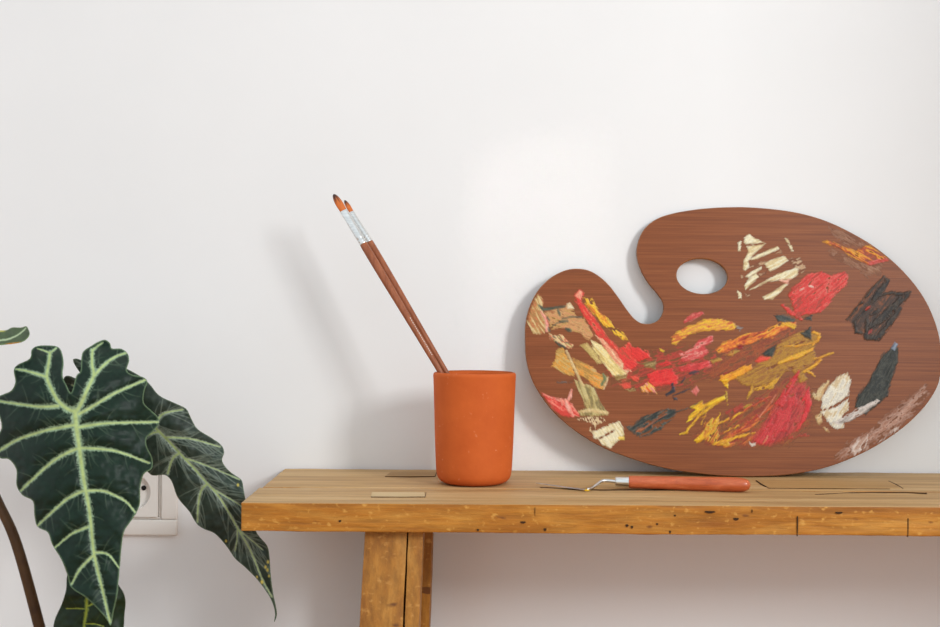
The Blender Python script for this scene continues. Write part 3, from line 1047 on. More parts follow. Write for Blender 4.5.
dab('black mark at the left of the mustard field', [Z(*o760, [(12, 342), (90, 288), (138, 262), (98, 368), (30, 362)])], colors=((34, 38, 38), (64, 66, 56)), dir=(.8, -.6), rag=.7)
dab('black mark at the top of the mustard field', [Z(*o760, [(312, 180), (400, 188), (408, 242), (350, 217)])], [SZ(*o760, [(370, 172), (398, 135)], 16)], ((34, 36, 34), (60, 56, 46)), (.8, .5), rag=.7)
dab('red strip under the left black mark', [Z(*o760, [(-45, 402), (0, 360), (95, 370), (60, 397), (-10, 414)])], colors=((214, 54, 40), (236, 80, 56)), dir=(.9, -.2), rag=.6)
dab('amber edge at the lower left of the mustard field', [Z(*o680, [(308, 632), (320, 588), (420, 566), (500, 518), (565, 498), (565, 542), (440, 612), (375, 650)])], colors=((226, 140, 30), (246, 172, 34)), dir=(.85, -.5), h=.001)
dab('yellow lower edge of the mustard field', [Z(*o760, [(-70, 620), (0, 596), (60, 586), (110, 545), (172, 508), (130, 575), (98, 614), (0, 634)])], [SZ(680, 370, [(565, 120), (560, 160), (525, 225)], 22)], ((186, 142, 36), (222, 162, 36)), (.85, -.5), cov=.9)
# lower centre
p680 = (680, 370)
dab('bright yellow wing strokes at the lower centre', [Z(*p680, [(52, 412), (68, 360), (120, 312), (78, 290), (180, 243), (188, 270), (250, 233), (352, 198), (358, 228), (290, 268), (200, 292), (140, 342), (90, 394)]), Z(*p680, [(320, 82), (382, 62), (378, 150), (345, 122)])],
    colors=((226, 160, 28), (246, 198, 28), (248, 210, 48)), dir=(.85, -.5), rag=.8, h=.0009)
dab('olive stroke under the yellow wing', [Z(*p680, [(138, 352), (200, 300), (285, 264), (262, 292), (180, 354)])], [SZ(*p680, [(362, 165), (372, 265)], 18), SZ(*p680, [(480, 300), (560, 272)], 22)], ((178, 136, 36), (200, 166, 44), (214, 150, 44)), (.85, -.5), cov=.93)
dab('yellow and brown tangle at the lower centre', [Z(*p680, [(108, 558), (140, 510), (190, 470), (190, 420), (250, 368), (288, 390), (302, 450), (312, 520), (270, 592), (200, 545), (150, 565)])],
    colors=((170, 86, 40), (206, 116, 44), (220, 160, 40), (214, 176, 60)), dir=(.5, -.85), cov=.8, h=.0008)
dab('bright yellow blob at the lower centre', [Z(*p680, [(112, 552), (190, 478), (188, 530), (140, 568)])], [SZ(*p680, [(0, 505), (52, 488), (62, 460)], 20)], ((236, 178, 24), (248, 204, 40)), (.7, -.7), rag=.6)
dab('burnt orange smear at the lower centre', [Z(*p680, [(270, 590), (330, 538), (430, 468), (520, 438), (612, 358), (640, 380), (545, 472), (445, 502), (380, 560), (445, 575), (380, 608)])],
    colors=((166, 66, 38), (204, 88, 40), (222, 134, 48), (190, 70, 44)), dir=(.85, -.5), cov=.85)
dab('yellow base of the burnt orange smear', [Z(*p680, [(285, 592), (330, 556), (405, 556), (385, 606)])], colors=((206, 140, 40), (222, 176, 44)), dir=(.8, -.5), cov=.8)
def q22(L):
    return [(520 + a / 2.238, 200 + b / 2.238) for a, b in L]


dab('thin yellow strokes in the lower centre tangle', (), [(q22(L), w) for L, w in (([(372, 522), (400, 482), (445, 450)], 1.6), ([(398, 542), (432, 512), (448, 478)], 1.8), ([(440, 502), (470, 490), (505, 470)], 1.3),
    ([(430, 546), (470, 535), (525, 520)], 1.7), ([(405, 500), (420, 470)], 1.2), ([(455, 520), (490, 505)], 1.2))], ((196, 128, 30), (240, 184, 30), (222, 150, 40)), (.7, -.7), cov=.92, rag=1.5)
dab('thin orange-red strokes in the lower centre tangle', (), [(q22(L), w) for L, w in (([(468, 532), (520, 492), (600, 440)], 1.6), ([(560, 480), (600, 430), (622, 385)], 2.2), ([(500, 545), (560, 500)], 1.5), ([(500, 470), (560, 440)], 1.4))],
    ((160, 56, 36), (204, 82, 40), (220, 120, 50)), (.75, -.65), cov=.9, rag=1.5)
dab('red film around the crimson paint', [q22([(512, 546), (555, 482), (600, 415), (640, 405), (652, 470), (612, 522), (560, 553)])],
    colors=((150, 46, 38), (186, 54, 50), (200, 70, 62)), dir=(.5, -.85), cov=.85, h=.0003, soft=4)
p740 = (740, 370)
dab('faint red wash left of the crimson paint', [Z(*p740, [(0, 438), (60, 388), (132, 338), (145, 365), (60, 432), (0, 495)]), Z(*p740, [(108, 218), (205, 215), (250, 260), (170, 245)]), Z(*p740, [(270, 560), (380, 518), (540, 490), (550, 520), (380, 545), (300, 575)]), Z(*p740, [(-120, 330), (20, 260), (30, 300), (-100, 370)])],
    colors=((150, 54, 36), (176, 58, 40), (198, 74, 46)), dir=(.8, -.6), cov=.62, h=.0003)
dab('crimson paint below the mustard field', [Z(*p740, [(105, 560), (200, 440), (240, 380), (330, 295), (270, 262), (325, 180), (360, 110), (435, 30), (475, -10), (455, 80), (395, 160), (362, 232), (440, 188), (452, 250), (468, 275), (420, 305), (382, 430), (372, 482), (310, 484), (260, 562), (170, 588)])],
    colors=((176, 50, 44), (204, 44, 50), (214, 66, 66), (190, 52, 46)), dir=(.5, -.85), cov=.94, h=.0007)
dab('red curved stroke beside the cream paint', [Z(*p740, [(545, 130), (560, 270), (522, 370), (452, 482), (428, 482), (490, 370), (512, 250), (480, 235)])], colors=((186, 44, 40), (216, 36, 46), (222, 60, 60)), dir=(.3, -.95))
dab('thin pink and orange scratches in the crimson paint', (), [SZ(*p740, [(150, 372), (230, 270), (282, 195)], 13), SZ(*p740, [(178, 580), (215, 520)], 20), SZ(*p740, [(345, 395), (370, 340)], 12), SZ(*p740, [(320, 475), (340, 440)], 18)], ((214, 110, 60), (222, 140, 110)), (.5, -.85), rag=.5)
dab('small white speck at the lower centre', [Z(*p740, [(68, 555), (92, 575), (128, 566), (120, 590), (95, 602), (75, 585)])], colors=((226, 214, 200),), rag=.3)
# right side
p805 = (805, 340)
dab('thick cream white paint at the lower right', [Z(*p805, [(98, 372), (150, 282), (200, 230), (262, 203), (292, 250), (272, 352), (200, 402), (108, 442)], 6.27), Z(*p805, [(98, 448), (200, 414), (272, 362), (274, 440), (232, 472), (242, 552), (190, 564), (150, 522), (110, 472)], 6.27)],
    colors=((216, 190, 150), (234, 220, 192), (242, 234, 216), (224, 216, 202)), dir=(.5, -.85), h=.0011)
dab('tan edge of the cream white paint', [Z(*p805, [(42, 342), (140, 248), (158, 258), (100, 382), (58, 372)], 6.27), Z(*p805, [(58, 472), (100, 458), (112, 510), (80, 538)], 6.27)], [SZ(*p805, [(120, 550), (150, 575)], 16, 6.27)], ((186, 138, 88), (212, 172, 118), (222, 196, 150)), (.5, -.85), cov=.9)
dab('broad black-green paint at the right', [Z(*p805, [(555, 30), (585, 50), (582, 140), (545, 250), (522, 352), (440, 424), (380, 472), (308, 422), (330, 340), (400, 260), (440, 180), (482, 90), (530, 60)], 6.27)],
    colors=((34, 36, 30), (48, 48, 40), (70, 70, 60), (40, 42, 36)), dir=(.5, -.85), h=.0008)
dab('grey-white smear under the black-green paint', [Z(*p805, [(160, 520), (250, 482), (330, 430), (450, 368), (472, 380), (400, 442), (300, 502), (215, 535)], 6.27)], colors=((150, 136, 126), (192, 180, 172), (224, 210, 202)), dir=(.85, -.5), cov=.94)
dab('blue-grey tip of the black-green paint', [Z(*p805, [(536, 55), (563, 12), (584, 28), (562, 68)], 6.27)], colors=((110, 122, 142), (150, 162, 180)), dir=(.5, -.8), rag=.4)
# top right
p730 = (730, 220)
dab('ivory slashes of paint right of the thumb hole',
    [Z(*p730, q) for q in ([(108, 180), (112, 138), (150, 108), (190, 140), (275, 180), (140, 190)],
     [(128, 207), (285, 185), (232, 232), (172, 282), (142, 330), (152, 370), (120, 405), (102, 382), (108, 310), (143, 250)],
     [(148, 312), (220, 268), (372, 206), (390, 230), (320, 262), (190, 314)], [(266, 340), (340, 303), (430, 280), (460, 320), (380, 372), (310, 404)],
     [(118, 442), (170, 398), (247, 366), (248, 387), (150, 454)], [(112, 512), (130, 480), (200, 411), (228, 450), (160, 512), (118, 555)],
     [(145, 553), (230, 498), (380, 418), (535, 366), (534, 420), (490, 462), (400, 474), (300, 484), (200, 534)],
     [(255, 602), (340, 558), (440, 493), (454, 510), (370, 594), (330, 624), (268, 624)], [(56, 552), (92, 578), (93, 618), (68, 614)],
     [(62, 180), (88, 163), (82, 243), (62, 243)], [(428, 142), (457, 148), (468, 187), (438, 172)], [(452, 193), (482, 198), (498, 243), (478, 243)])],
    colors=((224, 200, 150), (240, 226, 184), (242, 234, 202)), dir=(.85, -.42), rag=.7, h=.001)
dab('pale scrapings beside the ivory slashes', [Z(*p730, [(150, 360), (280, 320), (270, 350), (160, 375)]), Z(*p730, [(440, 310), (545, 295), (600, 380), (560, 420), (480, 345)]), Z(*p730, [(340, 260), (412, 235), (412, 262)]), Z(*p730, [(215, 425), (290, 400), (290, 425), (230, 445)]), Z(*p730, [(120, 575), (160, 580), (140, 620)]), Z(*p730, [(78, 420), (105, 440), (95, 475)])],
    colors=((190, 144, 104), (220, 196, 160)), dir=(.85, -.42), cov=.45, h=.0003)
dab('pink touch in the ivory slashes', [Z(*p730, [(380, 466), (484, 458), (452, 503), (410, 492)])], colors=((226, 130, 106), (240, 184, 160)), cov=.8)
p770 = (770, 260)
dab('black-green streak under the red oval', [Z(*p770, [(22, 430), (100, 428), (205, 460), (180, 494), (60, 484)]), Z(*p770, [(268, 462), (335, 428), (322, 474)]), Z(*p770, [(290, 545), (318, 520), (322, 600), (240, 575)])], colors=((44, 48, 44), (76, 78, 70)), dir=(.95, .25))
dab('large red oval of paint at the upper right', [Z(*p770, [(132, 272), (180, 210), (300, 108), (410, 88), (480, 118), (592, 92), (614, 130), (603, 202), (522, 262), (462, 352), (400, 414), (270, 432), (200, 444), (160, 312)]), Z(*p770, [(78, 352), (102, 343), (202, 418), (272, 468), (250, 484), (150, 424)])],
    colors=((176, 62, 44), (206, 58, 44), (222, 50, 42), (220, 62, 54), (228, 92, 80)), dir=(.78, -.62), cov=.985, h=.0007)
dab('tiny white flecks on the red oval', (), [SZ(*p770, [(310, 205), (335, 212)], 20), SZ(*p770, [(232, 240), (262, 222)], 14)], ((236, 190, 172), (240, 220, 204)), (.8, -.5), rag=.4)
p820 = (820, 220)
dab('orange and amber streak at the upper right rim', [Z(*p820, [(2, 172), (60, 152), (180, 208), (280, 240), (350, 208), (442, 182), (462, 230), (494, 260), (545, 290), (530, 322), (450, 322), (390, 357), (340, 332), (260, 302), (210, 262), (100, 203)])],
    colors=((146, 70, 30), (190, 76, 32), (224, 130, 34), (234, 158, 38)), dir=(.85, .5), cov=.95, h=.0008)
dab('pink end of the amber streak', [Z(*p820, [(348, 342), (440, 308), (545, 292), (535, 318), (400, 354)])], colors=((206, 76, 64), (228, 108, 104)), dir=(.95, -.2))
p840 = (840, 270)
dab('black zigzag strokes at the right', (), [SZ(*p840, q, w) for q, w in (([(55, 392), (170, 250), (260, 140), (350, 52)], 30), ([(345, 55), (375, 85), (318, 195)], 36), ([(108, 412), (240, 262), (312, 200)], 20),
     ([(265, 225), (345, 120)], 52), ([(335, 192), (410, 178), (470, 190), (548, 175)], 32), ([(548, 170), (505, 235)], 36), ([(240, 440), (330, 380), (400, 310), (475, 235)], 74),
     ([(118, 412), (125, 488), (205, 500)], 26), ([(212, 395), (205, 530), (300, 535), (370, 440), (440, 350), (472, 300)], 50), ([(245, 350), (295, 318)], 34))],
    ((32, 26, 22), (48, 38, 30), (72, 58, 44), (38, 32, 26)), (.6, -.8), cov=.95, h=.0009, rag=.9)
dab('small dark red flecks in the black zigzag', (), [SZ(*p840, [(205, 310), (235, 285)], 26), SZ(*p840, [(225, 495), (248, 470)], 28)], ((150, 40, 26), (182, 56, 36)), (.6, -.8), rag=.6)
# lower left centre darks
p620 = (620, 370)
dab('dark navy marks under the scarlet patch', (), [SZ(*p620, [(365, 195), (418, 165), (410, 108)], 34), SZ(*p620, [(415, 202), (480, 175), (545, 148)], 17), SZ(*p620, [(420, 218), (445, 232)], 26), SZ(*p620, [(550, 28), (610, 10)], 34), SZ(*p620, [(480, 100), (510, 60)], 14)], ((40, 42, 54), (66, 60, 66)), (.85, -.5), rag=.8)
dab('small pink loop of paint', [Z(*p620, [(553, 168), (600, 120), (624, 160), (597, 204)])], colors=((206, 92, 80), (230, 134, 122)), dir=(.5, .8), rag=.5)
dab('dark slate leaf-shaped smear at the lower centre', [Z(*p620, [(35, 440), (100, 440), (160, 368), (260, 336), (380, 292), (455, 320), (400, 392), (320, 472), (230, 514), (150, 530), (100, 492)])], [SZ(*p620, [(440, 330), (540, 300), (645, 243)], 15)],
    ((44, 48, 44), (62, 66, 60), (92, 92, 82), (76, 60, 46)), (.85, -.5), cov=.72, h=.0008)
dab('brown streak inside the dark slate smear', (), [SZ(*p620, [(195, 455), (280, 392), (365, 345)], 16), SZ(*p620, [(130, 480), (180, 460)], 24)], ((150, 84, 52), (190, 112, 72)), (.85, -.5), rag=.7)

# ------------------------------------------------------------------ palette knife lying on the bench
def on_bench(px, py, up):
    """Point 'up' metres above the bench seen at that pixel."""
    v = CAM_R @ Vector(((px - W / 2) / F, -(py - H / 2) / F, -1.0))
    return CAMP + v * ((BENCH_Z + up - ZC) / v.z)


hA, hB = on_bench(629.0, 481.9, 0.0066), on_bench(750.5, 485.0, 0.0072)
ax = (hB - hA).normalized()
knife = thing('palette_knife', 'palette knife with an orange wooden handle lying in front of the palette', 'palette knife', Vector((hA.x, hA.y, BENCH_Z)))
Lh = (hB - hA).length
hp = [(0, .0056), (.02, .0061), (.2, .0063), (.5, .0067), (.75, .0071), (.88, .0071), (.95, .0062), (.985, .0042), (1.0, .0012)]
hp = [(float(a), max(.0006, float(b))) for a, b in catmull(hp, 5)]
v, f = tube([hA + ax * (Lh * t) for t, _ in hp], [r for _, r in hp], 28, Vector((0, 0, 1)))
o = obj('handle', v, f, M_HANDLE, knife, label='orange-brown turned wooden handle')
recalc(o)
fA = on_bench(615.2, 481.6, 0.0066)
v, f = tube([fA + (hA - fA) * t for t in (0, .03, .1, .9, .97, 1.05)], [.0038, .0046, .0049, .0052, .0054, .0054], 28, Vector((0, 0, 1)))
o = obj('ferrule', v, f, M_STEEL, knife, label='silver metal collar')
recalc(o)
sh_pts = [fA + (hA - fA) * .2, fA, on_bench(608, 480.7, .0072), on_bench(602, 481.0, .0070), on_bench(597.5, 484.0, .0048), on_bench(593, 487.2, .0024), on_bench(587.5, 489.4, .0013)]
shp = [Vector(p) for p in catmull(sh_pts, 6)]
rad = [.0019 + (.0013 - .0019) * i / (len(shp) - 1) for i in range(len(shp))]
v, f = tube(shp, rad, 14, Vector((0, 1, 0)))
o = obj('shank', v, f, M_STEEL, knife, label='cranked steel shank')
recalc(o)
bl = [(on_bench(590, 488.6, .0017), .0014), (on_bench(585, 489.2, .0012), .0024), (on_bench(575, 488.2, .0012), .0033), (on_bench(562, 486.6, .0017), .0030), (on_bench(548, 484.6, .0024), .0020), (on_bench(536, 483.0, .0030), .0005)]
bp = [Vector(p) for p in catmull([b[0] for b in bl], 5)]
bw = [float(x[0]) for x in catmull([(b[1],) for b in bl], 5)]
v, f = tube(bp, [(w, .00035) for w in bw], 12, Vector((0, 1, 0.0)))
o = obj('blade', v, f, M_STEEL, knife, label='thin steel blade')
recalc(o)
p_ = on_bench(587, 490.2, .0010)
v, f = tube([p_ + Vector((x, -.0006, 0)) for x in (-.0026, -.0015, 0, .0015, .0026)], [.0003, .0009, .0010, .0008, .0003], 10, Vector((0, 0, 1)))
M_YEL = speckled('yellow_paint_speck', (226, 176, 20), (240, 196, 40), 200, 0.4)
o = obj('paint_speck', v, f, M_YEL, knife, label='speck of yellow paint')
recalc(o)

# ------------------------------------------------------------------ plant
POT = Vector((-0.362, 1.105, 0.0))
plant = thing('potted_plant', 'leafy plant with dark green arrow-shaped leaves and pale veins beside the bench', 'plant', POT)
v, f = lathe([(.001, 0), (.078, 0), (.082, .004), (.104, .188), (.106, .196), (.103, .2), (.098, .198), (.096, .185), (.001, .183)], POT.x, POT.y, 64)
pot = obj('pot', v, f, M_POT, plant)
recalc(pot)
v, f = lathe([(.001, .180), (.095, .180), (.0955, .184), (.07, .188), (.03, .190), (.001, .191)], POT.x, POT.y, 48)
soil = obj('soil', v, f, M_SOIL, plant)
recalc(soil)


def tri_tree(veins, rs, ang, dens=0.11, length=(10, 22)):
    """Fine side veins springing from the main ones."""
    fine = []
    for P, w0, w1 in veins:
        P = [np.array(p, float) for p in P]
        Ltot = sum(np.hypot(*(P[i + 1] - P[i])) for i in range(len(P) - 1))
        for _ in range(int(Ltot * dens)):
            u = rs.random() * (len(P) - 1.001)
            i = int(u)
            p = P[i] + (P[i + 1] - P[i]) * (u - i)
            t = (P[i + 1] - P[i])
            t = t / (np.hypot(*t) + 1e-9)
            s = rs.choice((-1, 1))
            a = math.radians(rs.uniform(*ang)) * s
            bend = math.radians(rs.uniform(-28, 8)) * s
            q = [p]
            l = rs.uniform(*length)
            for k_ in range(5):
                d = np.array([t[0] * math.cos(a) - t[1] * math.sin(a), t[0] * math.sin(a) + t[1] * math.cos(a)])
                p = p + d * l / 5
                a += bend / 2.2
                q.append(p)
            fine.append(q)
    return fine


def leaf(outline, veins, depth, cols, label, cell=0.75, seed=1, relief=0.0035, fine_amt=0.3, fine_dens=.11, margin=1.4, thick=.0007, sheen=None, extra=None, vw=1.0, ang=(50, 85), length=(10, 22)):
    rs = random.Random(seed)
    OL = [tuple(p) for p in catmull(outline, 4, True)]
    VV = [([tuple(p) for p in catmull(P, 4)], a, b) for P, a, b in veins]
    x0, x1 = min(p[0] for p in OL) - 1, max(p[0] for p in OL) + 1
    y0, y1 = min(p[1] for p in OL) - 1, max(p[1] for p in OL) + 1
    nx, ny = int((x1 - x0) / cell) + 2, int((y1 - y0) / cell) + 2
    gx, gy = np.meshgrid(x0 + np.arange(nx) * cell, y0 + np.arange(ny) * cell)
    X, Y = gx.ravel().copy(), gy.ravel().copy()
    S = poly_sdf(X, Y, OL)
    keep = (S > -0.55 * cell).reshape(ny, nx)
    cl = keep[:-1, :-1] & keep[1:, :-1] & keep[:-1, 1:] & keep[1:, 1:]
    jj, ii = np.nonzero(cl)
    a = jj * nx + ii
    quads = np.stack([a, a + nx, a + nx + 1, a + 1], 1)
    used, inv, cnt = np.unique(quads, return_inverse=True, return_counts=True)
    quads = inv.reshape(-1, 4)
    X, Y, S = X[used], Y[used], S[used]
    # pull the rim vertices on to the outline
    rim = (cnt < 4)
    if rim.any():
        bx, by, bd = X[rim].copy(), Y[rim].copy(), np.full(rim.sum(), 1e9)
        rx, ry = X[rim], Y[rim]
        m = len(OL)
        for i in range(m):
            A, B = OL[i], OL[(i + 1) % m]
            d, t = seg_dist(rx, ry, A, B)
            k_ = d < bd
            bd = np.where(k_, d, bd)
            bx = np.where(k_, A[0] + t * (B[0] - A[0]), bx)
            by = np.where(k_, A[1] + t * (B[1] - A[1]), by)
        ok = bd < 2.0 * cell
        X[rim] = np.where(ok, bx, rx)
        Y[rim] = np.where(ok, by, ry)
        S[rim] = 0
    # main veins
    vm = np.zeros(X.shape)
    vcore = np.zeros(X.shape)
    vd = np.full(X.shape, 1e9)
    for P, w0, w1 in VV:
        d, t = line_dist(X, Y, P)
        w = vw * (w0 + (w1 - w0) * t)
        jag = 0.5 * w * (vnoise(X * .9, Y * .9, seed + 50) - .5) * 2
        vm = np.maximum(vm, np.clip((w + jag - d) / (0.5 * w + .4) + .5, 0, 1))
        vcore = np.maximum(vcore, np.clip((w * .45 - d) / (.5 * w) + .5, 0, 1))
        vd = np.minimum(vd, np.maximum(d - w * .6, 0))
    fm = np.zeros(X.shape)
    if fine_amt > 0:
        for q in tri_tree(VV, rs, ang, fine_dens, length):
            q = [tuple(p) for p in q]
            qx, qy = [p[0] for p in q], [p[1] for p in q]
            sel = (X > min(qx) - 2) & (X < max(qx) + 2) & (Y > min(qy) - 2) & (Y < max(qy) + 2)
            if not sel.any():
                continue
            d, t = line_dist(X[sel], Y[sel], q)
            fm[sel] = np.maximum(fm[sel], np.clip(1.0 - d / 0.75, 0, 1) * (1 - .75 * t))
    dark, dark2, pale, core, rimc = [np.array(lin(c)) for c in cols]
    n1 = (.6 * vnoise(X / 9, Y / 9, seed + 9) + .4 * vnoise(X / 3, Y / 3, seed + 10))[:, None]
    col = dark * (1 - n1) + dark2 * n1
    col = col + (pale - col) * (fm * fine_amt)[:, None]
    mg = np.clip((margin - S) / margin + .1, 0, 1)[:, None]
    col = col + (rimc - col) * mg * .8
    col = col + (pale - col) * vm[:, None]
    col = col + (core - col) * (vcore * vm)[:, None]
    if extra:
        col = extra(X, Y, S, col)
    col[:, 3] = 1
    D = depth(X, Y) - relief * (1 - np.exp(-vd / 7.0)) - .0010 * (vnoise(X / 5, Y / 5, seed + 20) - .5)
    D = D + .0045 * (vnoise(X / 17, Y / 17, seed + 30) - .5) * np.clip(1 - S / 26, 0, 1)
    R = np.array(CAM_R)
    dirs = np.stack([(X - W / 2) / F, -(Y - H / 2) / F, -np.ones_like(X)], 1) @ R.T
    Vw = np.array(CAMP) + dirs * (D / dirs[:, 1])[:, None]
    me = bpy.data.meshes.new('leaf')
    me.from_pydata((Vw - np.array(POT)).tolist(), [], quads.tolist())
    me.materials.append(M_LEAF)
    me.polygons.foreach_set('use_smooth', [True] * len(me.polygons))
    at = me.color_attributes.new('pigment', 'FLOAT_COLOR', 'POINT')
    at.data.foreach_set('color', col.astype(np.float32).ravel())
    o = bpy.data.objects.new('leaf', me)
    COL.objects.link(o)
    o.parent = plant
    o['label'] = label
    sm = o.modifiers.new('thickness', 'SOLIDIFY')
    sm.thickness = thick
    sm.offset = -1
    return o


def stalk(pts, r0, r1, parent):
    P = [Vector(p) for p in catmull(pts, 8)]
    rad = [r0 + (r1 - r0) * i / (len(P) - 1) for i in range(len(P))]
    v, f = tube(P, rad, 12, Vector((0.2, 1, 0.1)))
    o = obj('stalk', v, f, M_STALK, parent, label='brown leaf stalk')
    recalc(o)


# --- the large front leaf
A_OUT = [(71.2, 392.8), (76.2, 376), (80.5, 371), (81.5, 357), (84.2, 350.5), (93.8, 344.4), (104.3, 340), (110, 343.4), (112, 348.4), (120.6, 348.6),
         (127.3, 353), (129.2, 360.6), (126.7, 370), (132, 374.6), (142.6, 376.9), (147.4, 381.7), (144.5, 391.2), (143.9, 402.7), (151.2, 410.4),
         (157.9, 417.1), (158.9, 423.8), (153.1, 431.4), (146.6, 438), (147, 447), (152.2, 458), (151.8, 468.4), (143.8, 474.3), (140.3, 487.8), (139.5, 505.7),
         (131.3, 520.6), (123.9, 532.5), (120.9, 553.4), (119.4, 571.3), (117, 595.2), (113, 614), (110.4, 625.6), (108, 621), (101.5, 613), (86.6, 598.2),
         (71.6, 587.8), (67.2, 574.3), (61.2, 559.4), (52.2, 544.5), (47.8, 532.5), (37.3, 526.6), (34.3, 514.6), (32.8, 501.2), (22.4, 495.2),
         (16.4, 484.8), (16.4, 469.8), (9, 459.4), (0, 457.9), (-4, 447), (-2, 436), (1.5, 428), (0, 418), (-4, 408), (-1, 397), (3.8, 394.1),
         (11.5, 390.3), (15.3, 381.7), (13.8, 370.2), (18.2, 364.4), (29.7, 358.7), (31.6, 350), (36.4, 346.3), (45.9, 345.3), (56.5, 346.3),
         (61.2, 351), (63.5, 362.5), (62.2, 375), (66, 384.5)]
A_V = [([(75, 411), (76.5, 427.5), (79, 445), (83.6, 478.8), (89.6, 511.6), (94, 553.4), (103, 592), (110, 622)], 3.9, 1.2),
       ([(75, 412), (66, 408), (57.4, 400), (51, 388), (46.9, 376.9), (48.6, 364.4), (50.1, 352.5)], 3.0, 1.9),
       ([(50.1, 353), (43, 350.2), (37.3, 348.6)], 1.1, .6), ([(50.1, 353), (54, 350), (56.5, 347.8)], 1.1, .6),
       ([(47, 377), (34, 373), (25, 370.5), (16.3, 369.2)], 1.9, .9), ([(58, 406), (42, 406.8), (28.7, 405.5), (-2, 401)], 2.2, 1.2),
       ([(74, 425), (58, 428), (44, 431), (17, 440), (-1, 451)], 2.3, 1.3), ([(79, 448), (65, 454), (50.7, 463), (30, 481.8), (21, 490.7)], 2.2, 1.1),
       ([(83, 491), (73, 495.5), (64.2, 501.2), (47.8, 516), (37.5, 526)], 2.0, 1.0), ([(88, 527), (71.6, 534), (55.2, 547.5)], 1.6, .8),
       ([(94, 555), (80.6, 568.4), (71.6, 584)], 1.7, .8),
       ([(76, 412), (81, 404), (88, 388), (93.8, 375), (92, 364), (92.4, 350)], 3.0, 1.8), ([(92.4, 351), (97, 346.5), (103, 342.5)], 1.2, .6),
       ([(94, 376), (103, 366), (114.8, 357), (127, 352.6)], 2.0, 1.0), ([(79, 414), (90, 408), (114.8, 393.2), (145, 380)], 2.3, 1.2),
       ([(78, 427.5), (95, 424.6), (113, 423), (158, 422)], 2.3, 1.2), ([(80, 448), (100, 449), (119.4, 452), (149, 463)], 2.1, 1.0),
       ([(86, 491), (97, 490.5), (107.5, 492.2), (125.4, 501.2), (135, 512)], 1.8, .9), ([(94, 552.5), (104, 553), (110.4, 556.4), (119, 568)], 1.4, .7)]


def dA(X, Y):
    mx = np.interp(Y, [345, 411, 478, 553, 625], [74, 75, 83.6, 94, 110])
    u = np.clip((Y - 345) / 280, 0, 1)
    return 1.050 - 0.045 * u + 0.028 * ((X - mx) / 75) ** 2 + 0.03 * np.clip((400 - Y) / 55, 0, 1) ** 2


LC_A = ((11, 32, 21), (22, 46, 32), (146, 170, 138), (180, 198, 128), (116, 142, 104))
lfA = leaf(A_OUT, A_V, dA, LC_A, 'large front leaf with broad pale veins', 0.7, 3, .0045, .24, .2, vw=1.22)
base_top = Vector((POT.x, POT.y, 0.188))
stalk([base_top + Vector((.004, -.01, -.006)), pt(88, 680, 1.09), pt(92, 590, 1.075), pt(88, 500, 1.075), pt(78, 430, 1.064), pt(75.5, 413, 1.0515)], .0045, .0028, lfA)

# --- the leaf reaching behind the bench corner
B_OUT = [(120, 408), (102, 392), (86, 379), (78, 370), (73, 360.5), (77, 358.8), (84, 361), (97, 362), (115, 364), (135, 373), (148.6, 382.9), (159.1, 395.3), (174.4, 402.9), (185.9, 408.7),
         (190.7, 417.3), (197.4, 428.8), (210.8, 437.4), (221.3, 445), (224.1, 452.7), (222.2, 461.3), (229.9, 471.8), (241, 479.4), (243.3, 487.1),
         (245, 497), (250, 517), (257.4, 534), (266.8, 545.7), (269.6, 557.4), (270.3, 571.5), (272.6, 592.6), (275.3, 604.3), (276.8, 614.9),
         (274, 622.5), (275, 613.7), (273, 604.3), (267.9, 594), (257.4, 579.7), (244.5, 566.8), (235.1, 558.6), (226.9, 546.8), (215.2, 533.9),
         (203.5, 528.8), (196.4, 523.4), (189.4, 511.7), (181.2, 502.3), (176.3, 494.7), (171.6, 481.4), (164.9, 475), (154.3, 475.6), (148.6, 472.8),
         (134, 458), (120, 446), (100, 424), (84, 406), (70, 393), (63, 384), (66, 376), (78, 380), (95, 391), (110, 402)]
B_V = [([(150, 422), (155.3, 427.8), (168.7, 441.2), (181, 454.6), (195.5, 470), (207, 483.3), (220, 498), (237.5, 528), (250.4, 550.4), (262, 578.5), (272, 597)], 2.2, .7),
       ([(156, 427), (158.5, 419), (165, 413), (183, 409.6)], 2.0, 1.0), ([(166, 437.4), (178, 437.8), (193.5, 439.3), (220.3, 447)], 1.6, .8),
       ([(186, 458.5), (197, 462), (212.7, 468), (239.4, 479.4)], 1.1, .7), ([(210, 487), (220, 493), (232, 500), (246, 509)], 1.0, .6),
       ([(157.5, 432), (153, 433), (148.6, 435.5)], 1.6, 1.0), ([(179.5, 453), (172.5, 459), (167.7, 473.7)], 2.0, 1.2),
       ([(207, 484), (201, 491), (198, 508), (197.6, 522)], 1.8, 1.0), ([(237.5, 528), (237, 540), (235, 551)], .9, .6), ([(239, 530), (250, 539), (263, 550)], .8, .5),
       ([(150, 422), (130, 402), (100, 372), (84, 362)], 2.0, .8), ([(150, 424), (120, 415), (95, 400), (72, 385)], 2.0, .8)]


def dB(X, Y):
    u = np.clip((Y - 400) / 220, -.3, 1)
    nx, ny = -0.80, 0.60
    s = (X - 155) * 0.80 - (Y - 428) * 0.60
    return 1.125 + 0.025 * u + 0.016 * (s / 45) ** 2 * np.where(s > 0, 1, .5)


def exB(X, Y, S, col):
    for px, py, r in ((238, 485, 1.1), (226, 541, 1.0), (262, 582, 1.4), (257, 577, .9), (268, 562, 1.2), (265.5, 567, 1.2), (267.5, 570, 1.2), (269, 576, 1.0)):
        m = np.clip(r + .4 - np.hypot(X - px, (Y - py) * .7), 0, 1)[:, None]
        col = col + (np.array(lin((196, 178, 84))) - col) * m
    return col


